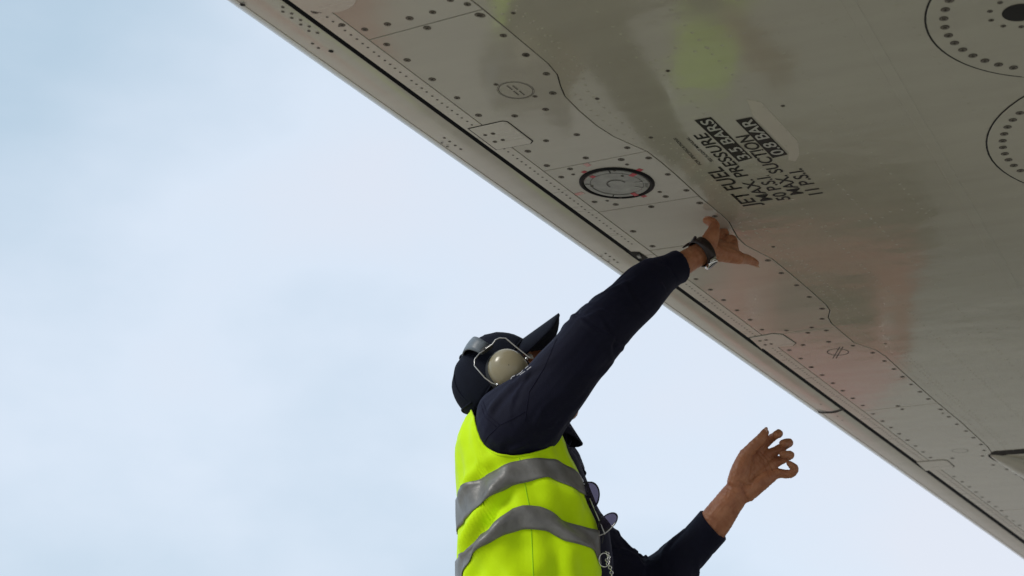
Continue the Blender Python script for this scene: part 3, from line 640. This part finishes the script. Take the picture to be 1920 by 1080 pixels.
# armhole / yoke seams on the sleeve
def sleeve_point(t_frac, ang, off=.0015):
    i = min(len(rn) - 4, max(0, int(t_frac * (len(Pn) - 1)))); p = Pn[i]; a = p[3:]; t = Pn[min(i + 1, len(Pn) - 1)][:3] - Pn[max(i - 1, 0)][:3]; b = unit(np.cross(t, a)) * np.linalg.norm(a) * .96
    q = p[:3] + (a * math.cos(ang) + b * math.sin(ang)) * (1 + off / np.linalg.norm(a)); return q
# collar: a band standing round the neck with a pointed tip, and the open lapel
def collar():
    c = PY(1000, 812, 3.22); vv = []; n = 26
    for i in range(n):
        t = -2.5 + 5.0 * i / (n - 1); rad = .062 + .012 * math.cos(t); fr_ = max(0, math.cos(t)) ** 3
        base = c + np.array([rad * math.cos(t) * 1.0, rad * .95 * math.sin(t), -.018 - .02 * math.cos(t)]); top = c + np.array([(rad + .002) * math.cos(t), (rad + .002) * math.sin(t), .03 - .004 * math.cos(t)])
        tip = top + np.array([.018 * math.cos(t) + .012 * fr_, .018 * math.sin(t), -.036 - .016 * fr_]); vv += [base, top, tip]
    f = [[3 * i + k, 3 * i + 3 + k, 3 * i + 4 + k, 3 * i + 1 + k] for i in range(n - 1) for k in (0, 1)]
    thicken(keep(link('collar', mesh('collar', vv, f, M['navy'], True)), coverall), .004)
    g = Geo()
    for pts_, Yc in (([(1046, 812), (1071, 808), (1074, 824), (1066, 840), (1056, 848), (1044, 842)], 3.20), ([(1056, 852), (1074, 858), (1088, 868), (1101, 886), (1094, 900), (1104, 930), (1084, 930), (1062, 880)], 3.19)):
        A = [PY(x, y, Yc) for x, y in pts_]; n = len(A); B = [p + np.array([-.006, .055, -.004]) for p in A]; g.add(A + B, [list(range(n)), list(range(n, 2 * n))[::-1]] + [[i, i + n, (i + 1) % n + n, (i + 1) % n] for i in range(n)])
    o = keep(g.obj('lapel', M['navy'], None, False), coverall); bv = o.modifiers.new('b', 'BEVEL'); bv.width = .003; bv.segments = 2
collar()
# white print on the shoulder yoke
from mathutils.bvhtree import BVHTree
def bvh_of(o):
    me = o.data; return BVHTree.FromPolygons([v.co[:] for v in me.vertices], [p.vertices[:] for p in me.polygons])
cb = bvh_of(coverall)
def hit(px, py, off=.0015):
    r = unit(ray(px, py)); h_, n_, *_q = cb.ray_cast(Vector(CAM), Vector(r))
    return None if h_ is None else np.array(h_) - r * off
def px_strokes(name, strokes, r, m, parent):
    g = Geo(); k = 0
    for st in strokes:
        q = []
        for (a, b) in zip(st, st[1:]):
            for s_ in np.linspace(0, 1, 8):
                h_ = hit(a[0] + (b[0] - a[0]) * s_, a[1] + (b[1] - a[1]) * s_, r * .4)
                if h_ is not None and (not q or np.linalg.norm(h_ - q[-1]) > 1e-4): q.append(h_)
        if len(q) > 2: g.tube(q, r, 6, 1, False); k += 1
    if k: keep(g.obj(name, m, None), parent)
px_strokes('print', [[(958, 711), (960, 707), (966, 704)], [(969, 704), (978, 698), (981, 693)], [(975, 703), (985, 696)], [(988, 694), (996, 688)], [(985, 691), (991, 686)]], .0011, M['white_print'], coverall)
px_strokes('seam', [[(905, 752), (914, 778), (937, 797)], [(937, 797), (965, 783), (984, 772)], [(937, 797), (915, 818), (908, 830)]], .0009, M['seam'], coverall)
px_strokes('seam', [[(1044, 634), (1020, 690), (992, 735), (984, 790)], [(902, 760), (909, 782), (930, 800)]], .0009, M['seam'], coverall)
px_strokes('cuff_seam', [[(1247, 480), (1258, 505), (1278, 531)]], .0009, M['seam'], coverall)

# ---- skin: head, neck, arms and hands in one mesh
hf = unit([.70, -.06, .71]); hu = unit([-.72, -.03, .70]); hu = unit(hu - hf * (hu @ hf)); hs = np.cross(hu, hf)          # face, crown, side axes
if hs[1] > 0: hs = -hs                                  # towards the camera
YH = 3.22; HC = PY(935, 708, YH)
def hp(f_, u_, s_): return HC + hf * f_ + hu * u_ + hs * s_
g = Geo()
g.ball(hp(0, .005, 0), [hf * .088, hs * .073, hu * .082], 28, 18)
g.ball(hp(.026, -.068, 0), [hf * .066, hs * .062, hu * .098], 24, 16)
g.tube([hp(.01, -.12, .045), hp(.045, -.155, .022), hp(.055, -.162, 0), hp(.045, -.155, -.022), hp(.01, -.12, -.045)], [.018, .02, .021, .02, .018])       # jaw
g.tube([hp(.074, -.008, 0), hp(.092, -.022, 0), hp(.106, -.038, 0), hp(.110, -.048, 0)], [.009, .010, .012, .013])                                   # nose
for s_ in (-1, 1):
    g.ball(hp(.096, -.05, .011 * s_), [hf * .011, hs * .009, hu * .008]); g.tube([hp(.084, -.004, .012 * s_), hp(.078, .0, .032 * s_), hp(.062, -.004, .05 * s_)], [.008, .009, .008])
    g.ball(hp(.058, -.04, .04 * s_), [hf * .02, hs * .02, hu * .02]); g.ball(hp(-.012, -.03, .076 * s_), [hf * .018, hs * .008, hu * .03])
g.tube([hp(.078, -.078, .022), hp(.092, -.077, .008), hp(.094, -.076, 0), hp(.092, -.077, -.008), hp(.078, -.078, -.022)], [.004, .006, .005, .006, .004])
g.tube([hp(.074, -.088, .020), hp(.089, -.089, .006), hp(.089, -.089, -.006), hp(.074, -.088, -.020)], [.004, .007, .007, .004])
g.tube([hp(-.025, -.05, 0), PY(975, 775, YH), PY(985, 820, 3.2)], [.058, .058, .064], 18)
g.tube([PY(985, 820, 3.2), PY(985, 1000, 3.2), PY(1000, 1280, 3.2)], [.07, .09, .08], 14)
g.tube([PY(985, 840, 3.2), PY(965, 805, 3.07)], [.05, .05]); g.tube([PY(985, 840, 3.22), PY(1028, 918, 3.35)], [.05, .04])
for sg in (-1, 1): g.tube([(hip[0], YT + sg * .06, .95), (hip[0] + .03, YT + sg * .10, .5), (hip[0], YT + sg * .115, .06)], [.06, .045, .035], 12)
# near (right) arm and hand: thumb up, index pointing, other fingers curled
def q3(x, y, d, Y0): return PY(x, y, Y0 + d)
NY = 3.11
g.tube([PY(965, 800, 3.06), PY(1060, 715, 3.015), PY(1142, 606, 3.03), PY(1200, 548, 3.07), PY(1262, 506, 3.10), PY(1300, 483, 3.115), PY(1322, 472, NY + .012)], [.045, .042, .037, .036, .0285, .0255, .026], 18)
JOINTS = []
def H(l, r, Y0):
    P_ = [q3(*p, Y0) for p in l]; g.tube(P_, r, 12, 4)
    if len(l) > 3:
        for i in range(1, len(P_) - 1): JOINTS.append((P_[i], unit(P_[i + 1] - P_[i - 1]), r[i]))
W = (1322, 471, .012)
H([W, (1352, 475, .035), (1384, 483, .058)], [.024, .020, .0155], NY)
H([W, (1350, 467, .04), (1374, 468, .066)], [.022, .019, .0145], NY)
H([W, (1345, 463, .045), (1362, 460, .076)], [.021, .016, .012], NY)
H([(1322, 468, .02), (1338, 460, .05), (1352, 456, .08)], [.02, .015, .0105], NY)
H([(1324, 463, .0), (1333, 446, -.002), (1338, 432, .0)], [.021, .0185, .0140], NY)                            # ball of the thumb
H([(1338, 434, 0), (1339, 422, .004), (1332, 415.5, .008), (1325, 413.5, .010)], [.0132, .0120, .0110, .0090], NY)
H([(1384, 484, .058), (1399, 486, .082), (1408, 489, .098), (1417, 493.5, .112)], [.0145, .0112, .0098, .0080], NY)
H([(1374, 468, .066), (1374, 450, .084), (1366, 449, .072), (1360, 457, .060)], [.0130, .0105, .0094, .0088], NY)
H([(1362, 458, .078), (1359, 436, .098), (1354, 437, .088), (1350, 446, .072)], [.0115, .0092, .0084, .0080], NY)
H([(1352, 454, .082), (1348, 438, .104), (1346, 440, .096), (1344, 446, .080)], [.0100, .0080, .0075, .0072], NY)
# far (left) arm and hand: open palm, fingers curled towards the camera
FY = 3.33
g.tube([PY(1028, 918, 3.35), PY(1079, 1000, 3.38), PY(1130, 1056, 3.41), PY(1178, 1092, 3.42), PY(1227, 1102, 3.42), PY(1286, 1043, 3.39), PY(1337, 984, 3.35), PY(1366, 944, 3.335), PY(1388, 915, FY)], [.04, .04, .04, .038, .036, .036, .036, .0315, .0285], 18, flat=.86, side=(0, 1, 0))
def pl(a, rad, fl=.62):                                   # palm bones: flattened towards the camera
    g.tube([q3(*p, FY) for p in a], rad, 12, 4, flat=fl, side=(0, 1, 0))
pl([(1388, 914, 0), (1404, 876, -.002), (1424, 843, 0)], [.026, .022, .0135], .75)
pl([(1390, 915, 0), (1414, 881, 0), (1440, 852, .002)], [.026, .021, .013], .8)
pl([(1394, 917, 0), (1424, 889, 0), (1452, 868, .002)], [.025, .020, .013], .8)
pl([(1398, 922, -.002), (1428, 902, -.006), (1455, 887, -.002)], [.025, .020, .0125], .85)
pl([(1382, 908, -.008), (1390, 880, -.016), (1398, 853, -.018)], [.0235, .0225, .0155], .85)                  # ball of the thumb
H([(1397, 854, -.018), (1414, 836, -.026), (1427, 823, -.03), (1434.5, 811, -.03)], [.0150, .0130, .0116, .0092], FY)
H([(1424, 841, 0), (1446, 822, .002), (1460, 813, -.022), (1455, 815, -.040)], [.0122, .0100, .0096, .0086], FY)
H([(1441, 853, .002), (1471, 836, .006), (1479, 830, -.018), (1468, 831, -.038)], [.0118, .0096, .0098, .0088], FY)
H([(1453, 868, .002), (1477, 857, .004), (1481, 853, -.018), (1468, 852, -.036)], [.0114, .0092, .0094, .0084], FY)
H([(1457, 887, -.002), (1480, 889, -.002), (1488, 884, -.010), (1490, 877, -.014), (1480, 869.5, -.018)], [.0112, .0094, .0086, .0082, .0068], FY)
def creases(co):
    d = np.zeros(len(co))
    c = PY(1420, 880, FY); m_ = np.exp(-((np.linalg.norm(co - c, axis=1)) / .06) ** 4)
    px_ = 960 + FPX * ((co - CAM) @ cR) / ((co - CAM) @ cF); py_ = 540 - FPX * ((co - CAM) @ cU) / ((co - CAM) @ cF)
    for pts_ in ([(1412, 846), (1413, 866), (1414, 890), (1408, 915)], [(1418, 846), (1432, 860), (1438, 880), (1446, 900)], [(1390, 908), (1397, 925), (1402, 938)], [(1427, 846), (1440, 862), (1450, 882)], [(1384, 902), (1396, 908), (1408, 908)]):
        for a, b in zip(pts_, pts_[1:]):
            vx, vy = b[0] - a[0], b[1] - a[1]; k = np.clip(((px_ - a[0]) * vx + (py_ - a[1]) * vy) / (vx * vx + vy * vy), 0, 1); q = (px_ - a[0] - k * vx) ** 2 + (py_ - a[1] - k * vy) ** 2
            d -= .0017 * np.exp(-q / 2.4) * (co[:, 1] < FY + .01) * (px_ > 1370)
    for c_, t_x, r_x in JOINTS:
        q_ = co - c_; m_ = np.linalg.norm(q_, axis=1) < r_x * 1.9; s1 = (q_ @ t_x)
        d += m_ * (-.0011 * np.exp(-(s1 / .0013) ** 2) + .0007 * np.exp(-(s1 / .006) ** 2) - .0005 * np.exp(-((s1 - .0045) / .001) ** 2))
    far = (px_ > 1290) & (py_ > 780)
    for k, am in ((240, .00022), (150, .00025), (90, .0004)): d += am * np.sin(k * 5 * co[:, 0] + 3 * np.sin(k * co[:, 2])) * np.sin(k * 4 * co[:, 2] + 2 * np.sin(k * 2 * co[:, 1])) * (px_ > 1255)
    return d
body = under(g.fuse('body', .0020, 3, M['skin'], None, creases))
# nails
def nail(c, n_, l_, w_):
    n_, l_ = unit(n_), unit(l_); s_ = np.cross(n_, l_); gg = Geo(); gg.ball(c, [l_ * w_ * 1.3, s_ * w_, n_ * w_ * .35], 12, 8); keep(gg.obj('nail', M['nail'], None), body)
nail(q3(1326, 407.2, .004, NY), [-.2, -.1, 1], [-1, 0, -.15], .0055); nail(q3(1419, 499, .114, NY), [.1, -.1, -1], [1, .3, -.4], .005)
nail(q3(1435.5, 806, -.036, FY), [-.5, -.75, .2], [.4, 0, 1], .0055)
for s_ in (-1, 1):
    gg = Geo(); gg.ball(hp(.071, -.022, .031 * s_), [hf * .012, hs * .012, hu * .012]); keep(gg.obj('eye', M['eye'], None), body)
gg = Geo(); gg.ball(hp(-.012, -.02, 0), [hf * .088, hs * .0755, hu * .075], 28, 16); keep(gg.obj('hair', M['hair'], None), body)
# ---- boots
for sg in (-1, 1):
    gg = Geo(); y0 = YT + sg * .115; x0 = hip[0]; gg.tube([(x0 - .07, y0, .045), (x0, y0, .06), (x0 + .1, y0, .05), (x0 + .18, y0, .04)], [.042, .05, .048, .036], 16); gg.tube([(x0 - .01, y0, .05), (x0 - .01, y0, .2)], [.055, .058], 16); gg.box((x0 + .05, y0, .012), [(.145, 0, 0), (0, .045, 0), (0, 0, .012)])
    under(gg.fuse('boot', .005, 3, M['boot']))
# ---- cap
ca, cb_ = PY(979, 639, YH), PY(886, 782, YH); cc = (ca + cb_) / 2; cl = (ca - cb_) / 2; cax = unit(np.cross(cl, [0, 1, 0]))
if cax[0] > 0: cax = -cax
CH = .0925
def cap_pt(t, h_, k=1.0):
    r = (1 - h_ ** 2.3) ** (1 / 2.15) if h_ < 1 else 0
    return cc + cl * math.cos(t) * r * k + np.array([0, -1, 0]) * .083 * math.sin(t) * r * k + cax * (CH * h_ * k - .012 * (1 - h_) * abs(math.sin(t)))
hs_ = [0, .1, .22, .35, .48, .6, .7, .79, .86, .92, .96, .985, .998]; vv = [cap_pt(t, h_) * 1.0 for h_ in hs_ for t in np.linspace(0, 2 * math.pi, 48, endpoint=False)]
vv = [v_ + cax * .0012 * math.sin(7 * v_[0] * 30 + 5 * v_[2] * 17) + cl / np.linalg.norm(cl) * .0014 * math.sin(55 * v_[2] + 40 * v_[1]) for v_ in vv]
n = 48; f = [[i * n + j, i * n + (j + 1) % n, (i + 1) * n + (j + 1) % n, (i + 1) * n + j] for i in range(len(hs_) - 1) for j in range(n)] + [[(len(hs_) - 1) * n + j for j in range(n)]]
cap_o = under(thicken(link('cap', mesh('cap', vv, f, M['navy_cap'], True)), .003))
gg = Geo(); gg.ball(cc + cax * (CH + .002), [cl * .07, np.array([0, .007, 0]), cax * .004], 12, 8); keep(gg.obj('button', M['navy_cap'], None), cap_o)
for t in (math.pi / 2, math.pi / 6, 5 * math.pi / 6, -math.pi / 2, -math.pi / 6, -5 * math.pi / 6):
    gg = Geo(); gg.tube([cap_pt(t, h_) + unit(cap_pt(t, h_) - cc) * .0014 for h_ in hs_[:-1]], .0011, 6, 2, False); keep(gg.obj('panel_seam', M['navy_cap'], None), cap_o)
bt = PY(1047, 590, YH); bdir = bt - ca; vv = []
for i in range(13):                                      # brim: arched across, rounded front
    s_ = -1 + 2 * i / 12; t = s_ * 1.05
    for k in range(7):
        q = k / 6; root = cap_pt(t, 0) * 1.0; ln = math.sqrt(max(0, 1 - (abs(s_) ** 4.5))) * .8 + .2
        p = root + bdir * q * ln * (1.0) + np.array([0, -1, 0]) * .006 * s_ * q
        droop = .020 * (s_ ** 2) * (.35 + .65 * q); p = p + unit(np.cross(bdir, [0, 1, 0])) * (droop if unit(np.cross(bdir, [0, 1, 0]))[0] > 0 else -droop); vv.append(p)
f = [[i * 7 + k, i * 7 + k + 1, (i + 1) * 7 + k + 1, (i + 1) * 7 + k] for i in range(12) for k in range(6)]
keep(thicken(link('brim', mesh('brim', vv, f, M['navy_cap'], True)), .0045), cap_o)
gg = Geo(); gg.tube([cap_pt(t, .02) * 1.0 for t in np.linspace(0, 2 * math.pi, 40)], .003, 8, 1, False); keep(gg.obj('hem', M['navy_cap'], None), cap_o)
# adjuster opening at the back of the cap
gg = Geo(); gg.tube([cap_pt(math.pi + t, .16 + .14 * math.cos(t * 2.4)) + unit(cap_pt(math.pi + t, .2) - cc) * .002 for t in np.linspace(-.6, .6, 14)], .0025, 8, 1, False); keep(gg.obj('adjuster_edge', M['navy_cap'], None), cap_o)

# ------------------------------------------------------------------ ear defenders
ear = empty('ear_defenders', tuple(PY(954, 693, YH))); tag(ear, 'olive ear defenders with grey headband and wire yokes worn over the dark cap', 'ear defenders')
EO = Vector(ear.location)
def on_ear(o): o.parent = ear; o.matrix_parent_inverse = Matrix.Translation(-EO); return o
for sg in (-1, 1):
    yc = YH + sg * .100; c = PY(954, 694, YH - .1); c = np.array([c[0], yc, c[2]])
    if sg > 0: c = c + np.array([0, .0, 0])
    gg = Geo(); rings = []
    la_, lb_ = hu * .0455, hf * .040; sd_ = np.array([0, sg, 0])
    for r, h_ in [(1.0, -.008), (1.02, 0), (1.0, .008), (.95, .018), (.84, .027), (.66, .0335), (.42, .0375), (.18, .039), (.03, .0393)]:
        rings.append([c + r * (la_ * np.sign(math.cos(t)) * abs(math.cos(t)) ** .92 + lb_ * np.sign(math.sin(t)) * abs(math.sin(t)) ** .92) + sd_ * h_ for t in np.linspace(0, 2 * math.pi, 40, endpoint=False)])
    gg.rings(rings); co_ = on_ear(gg.obj('ear_cup', M['cup'], None))
    gg = Geo(); gg.tube([c + .93 * (la_ * math.cos(t) + lb_ * math.sin(t)) - sd_ * .014 for t in np.linspace(0, 2 * math.pi, 40)], .011, 10, 1, False); on_ear(gg.obj('ear_cushion', M['foam'], None))
    wpx = [[(911, 654), (923, 646), (929, 638), (937, 635), (948, 636), (969, 654), (986, 668), (994, 674)], [(908, 657), (899, 663), (890, 675), (889.5, 687), (909, 710), (922, 720), (932, 724)]]
    for wp in wpx:
        pts_ = []
        for i, (x, y) in enumerate(wp):
            p = PY(x, y, YH - .118); p[1] = YH + sg * (.118 + .012 * (i / 7)); pts_.append(p)
        gg = Geo(); gg.tube(pts_, .0014, 8, 1); on_ear(gg.obj('wire_yoke', M['wire'], None))
    for x, y in [(987, 674.5), (933, 723)]:
        p = PY(x, y, YH - .12); p[1] = YH + sg * .128; gg = Geo(); gg.ball(p, [(.0036, 0, 0), (0, .004, 0), (0, 0, .0036)], 12, 8); on_ear(gg.obj('pivot', M['steel'], None))
    p = c + sd_ * .038; gg = Geo(); gg.ball(p, [(.0022, 0, 0), (0, .0016, 0), (0, 0, .0022)], 10, 6); on_ear(gg.obj('cup_screw', M['screw_dark'], None))
    p = PY(910, 655, YH - .11); p[1] = YH + sg * .112; gg = Geo(); gg.tube([p + hs * 0 + np.array([-.006, 0, -.006]), p + np.array([.004, 0, .002]), p + np.array([.012, 0, .006])], [.006, .007, .005], 8); on_ear(gg.obj('clip', M['foam'], None))
# band over the crown
p0 = PY(909, 655, YH - .11); vv = []; bw = unit(cl)
for i in range(33):
    t = math.pi * i / 32; ct, st_ = math.cos(t), math.sin(t)
    base = np.array([p0[0], YH, p0[2]]); up_ = cax * (.050 * st_ ** .62)
    c = base + up_ + np.array([0, -.113 * np.sign(ct) * abs(ct) ** .8, 0]); hw = .0185 * (.75 + .25 * st_)
    for k in range(5): q = -1 + k / 2; vv.append(c + bw * hw * q + cax * (-.002 * q * q))
on_ear(thicken(link('headband', mesh('headband', vv, [[i * 5 + k, i * 5 + k + 1, (i + 1) * 5 + k + 1, (i + 1) * 5 + k] for i in range(32) for k in range(4)], M['band'], True)), .004))

# ------------------------------------------------------------------ wrist watch
wc = PY(1316.5, 472.5, NY); watch = empty('wrist_watch', tuple(wc)); tag(watch, 'wrist watch with dark brown leather strap on the raised wrist', 'watch'); WOv = Vector(watch.location)
def on_watch(o): o.parent = watch; o.matrix_parent_inverse = Matrix.Translation(-WOv); return o
wax = unit(PY(1335, 462, NY + .015) - PY(1290, 490, NY)); wa = unit(PY(1303, 450, NY) - PY(1330, 494, NY)); wa = unit(wa - wax * (wa @ wax)); wb = np.cross(wax, wa)
rings = []
for h_, k in [(-.0095, .0), (-.0105, .0015), (.0105, .0015), (.0095, .0)]:
    rings.append([wc + wax * h_ + (.0295 + k) * (wa * math.cos(t) + wb * .95 * math.sin(t)) for t in np.linspace(0, 2 * math.pi, 40, endpoint=False)])
gg = Geo(); gg.rings(rings, cap=False); on_watch(thicken(gg.obj('strap', M['leather'], None), .0035))
gg = Geo(); e = wc + wa * .033
gg.tube([e - wax * .004 - wb * .012, e - wax * .012 + wa * .001 - wb * .012, e - wax * .021 + wa * .001 - wb * .012], [.0065, .006, .004], 8, flat=.5, side=wa); gg.tube([e + wax * .002 - wb * .014, e + wax * .002 + wb * .012], [.0035, .0035], 8); on_watch(gg.obj('strap_loop', M['leather'], None))
k0 = wc - wa * .0335; gg = Geo()
gg.rings([[k0 - wa * h_ + r * (wax * math.cos(t) + wb * math.sin(t)) for t in np.linspace(0, 2 * math.pi, 32, endpoint=False)] for r, h_ in [(.0150, -.003), (.0160, 0), (.0160, .0025), (.0145, .0040), (.0135, .0042)]]); on_watch(gg.obj('case', M['steel'], None))
gg = Geo(); gg.rings([[k0 - wa * h_ + r * (wax * math.cos(t) + wb * math.sin(t)) for t in np.linspace(0, 2 * math.pi, 32, endpoint=False)] for r, h_ in [(.013, .0038), (.013, .0047)]]); on_watch(gg.obj('dial', M['dial'], None))
gg = Geo()
for s_ in (-1, 1):
    c = wc - wa * .031 - wb * .012 * s_ * 1.0; gg.box(c + wb * -.004 * s_ - wa * -.001, [wax * .0085, wb * .003, wa * .0018])
on_watch(gg.obj('lugs', M['steel'], None, False))

# ------------------------------------------------------------------ sunglasses hanging on the chest
sg_ = empty('sunglasses', tuple(PY(1112, 950, 3.17))); tag(sg_, 'dark tinted sunglasses with thin metal frame hanging on the chest of the coverall', 'sunglasses'); SO = Vector(sg_.location)
def on_sg(o): o.parent = sg_; o.matrix_parent_inverse = Matrix.Translation(-SO); return o
def lens(cx, cy, a, b, Y, n_=(0, -1, 0)):
    c = PY(cx, cy, Y); A = PY(cx + a[0], cy + a[1], Y + a[2]) - c; B = PY(cx + b[0], cy + b[1], Y + b[2]) - c; nn = unit(np.cross(A, B)); t_ = np.linspace(0, 2 * math.pi, 36, endpoint=False)
    nn = nn if nn[1] < 0 else -nn
    gg = Geo(); gg.rings([[c + r * (A * math.cos(t) + B * (math.sin(t) if math.sin(t) < 0 else abs(math.sin(t)) ** .8)) + nn * h_ for t in t_] for r, h_ in [(.05, .0048), (.5, .0038), (.85, .0018), (1, 0), (1, -.0012), (.85, .0006), (.5, .0026), (.05, .0036)]]); on_sg(gg.obj('lens', M['lens'], None))
    gg = Geo(); gg.tube([c + A * math.cos(t) + B * (math.sin(t) if math.sin(t) < 0 else abs(math.sin(t)) ** .8) for t in np.linspace(0, 2 * math.pi, 37)], .0013, 8, 1, False); on_sg(gg.obj('rim', M['wire'] if False else M['foam'], None))
lens(1106, 929, (17.5, 2, .01), (-3, 25, .01), 3.10); lens(1140, 978, (17, -4, .012), (-5, 16, .004), 3.10)
for pts_, m in (([(1114, 953), (1118, 961), (1124, 965), (1130, 966)], 'foam'), ([(1106, 935), (1119, 965), (1134, 1001)], 'wire'), ([(1124, 1004), (1134, 1000), (1146, 990), (1153, 980)], 'wire'), ([(1090, 906), (1100, 904), (1108, 904)], 'foam'), ([(1094, 912), (1104, 908), (1100, 922), (1094, 938)], 'foam'), ([(1126, 964), (1127, 985), (1131, 1004), (1129, 1018)], 'foam')):
    gg = Geo(); gg.tube([PY(x, y, 3.09) for x, y in pts_], .0012, 8, 4); on_sg(gg.obj('bridge' if pts_[0][0] == 1114 else 'temple', M[m], None))
# ------------------------------------------------------------------ key chain on the chest
kc = empty('key_chain', tuple(PY(1136, 1055, 3.14))); tag(kc, 'small steel key chain hanging from the coverall beside the vest edge', 'key chain'); KO = Vector(kc.location)
pp = catmull([PY(x, y, 3.09) for x, y in [(1135, 1034), (1142, 1042), (1137, 1052), (1143, 1062), (1147, 1076), (1145, 1092)]], 3)
for i in range(len(pp) - 1):
    d = unit(pp[i + 1] - pp[i]); a = unit(np.cross(d, [0, 1, 0])) if i % 2 else np.array([0, 1.0, 0]); c = (pp[i] + pp[i + 1]) / 2; hl = np.linalg.norm(pp[i + 1] - pp[i]) * .62
    gg = Geo(); gg.tube([c + d * hl * math.cos(t) + a * .0032 * math.sin(t) for t in np.linspace(0, 2 * math.pi, 13)], .0010, 6, 1, False); o = gg.obj('link', M['steel'], None); o.parent = kc; o.matrix_parent_inverse = Matrix.Translation(-KO)
gg = Geo(); c = PY(1133, 1050, 3.09); gg.tube([c + np.array([.011 * math.cos(t), 0, .014 * math.sin(t)]) for t in np.linspace(0, 2 * math.pi, 25)], .0013, 6, 1, False); o = gg.obj('ring', M['steel'], None); o.parent = kc; o.matrix_parent_inverse = Matrix.Translation(-KO)

# ------------------------------------------------------------------ unseen props added below the frame to colour reflections in the wing
def bevel_box(name, c, h_, m, parent, bw=.03):
    gg = Geo(); gg.box(c, [(h_[0], 0, 0), (0, h_[1], 0), (0, 0, h_[2])]); o = gg.obj(name, m, None, False); b = o.modifiers.new('b', 'BEVEL'); b.width = bw; b.segments = 3; o.parent = parent; return o
def wheel(c, r, wd, parent, ax=(1, 0, 0)):
    a = unit(ax); p = unit(np.cross(a, [0, 0, 1])); q = np.array([0, 0, 1.0]); t_ = np.linspace(0, 2 * math.pi, 28, endpoint=False)
    gg = Geo(); gg.rings([[np.array(c) + a * h_ + k * (p * math.cos(t) + q * math.sin(t)) for t in t_] for h_, k in [(-wd, r * .6), (-wd, r * .92), (-wd * .7, r), (wd * .7, r), (wd, r * .92), (wd, r * .6)]]); w_ = gg.obj('wheel', M['rubber'], parent)
    gg = Geo(); gg.rings([[np.array(c) + a * h_ + k * (p * math.cos(t) + q * math.sin(t)) for t in t_] for h_, k in [(-wd - .01, r * .3), (-wd - .006, r * .58), (wd + .006, r * .58), (wd + .01, r * .3)]]); gg.obj('hub', M['cap_metal'], w_)
M['prop_red'] = mat('red prop enamel', (.55, .18, .155), .3, var=.1)
M['lime'] = mat('lime prop enamel', (.58, .88, .01), .35, var=.1)
M['glass_dark'] = mat('dark prop panel', (.02, .025, .025), .08)
tg = empty('red_reflection_prop', (1.30, 7.7, 0)); tg.scale = (.68, 1, 1); tag(tg, 'red tractor shape, unseen, added to redden the wing reflections', 'tractor')  # added out of view, gives the panels their pink reflection
bevel_box('chassis', (0, 0, .42), (.66, 1.05, .17), M['prop_red'], tg); bevel_box('hood', (0, -.45, .80), (.62, .55, .24), M['prop_red'], tg, .06); bevel_box('seat', (0, .35, .72), (.3, .22, .12), M['boot'], tg); bevel_box('dashboard', (0, .07, 1.0), (.5, .05, .12), M['prop_red'], tg); bevel_box('bumper', (0, -1.12, .38), (.68, .05, .1), M['boot'], tg)
bevel_box('grille', (.0, -1.0, .80), (.34, .012, .14), M['glass_dark'], tg, .01)
for x in (-.45, .45):
    gg = Geo(); gg.ball((x, -1.0, .84), [(.07, 0, 0), (0, .03, 0), (0, 0, .07)]); gg.obj('headlight', M['steel'], tg)
    for y in (-.65, .65): wheel((x * 1.35, y, .3), .3, .1, tg)
tt = empty('lime_reflection_prop', (.46, 4.05, 0)); tag(tt, 'lime trolley shape, unseen, added for a yellow-green wing reflection', 'trolley')  # added out of view, gives the skin its yellow-green reflection
bevel_box('cabinet', (0, 0, .63), (.085, .16, .47), M['lime'], tt, .015)
for k in range(4): bevel_box('drawer', (0, -.163, .30 + .215 * k), (.078, .008, .095), M['lime'], tt, .004)
gg = Geo(); gg.tube([(-.09, .17, .9), (-.09, .22, 1.1), (.09, .22, 1.1), (.09, .17, .9)], .012, 8, 3); gg.obj('handle', M['steel'], tt)
for x in (-.09, .09):
    for y in (-.12, .12): wheel((x, y, .07), .07, .016, tt)
    bevel_box('wheel_bracket', (x, 0, .15), (.02, .13, .012), M['boot'], tt, .004)
bpy.context.view_layer.update()
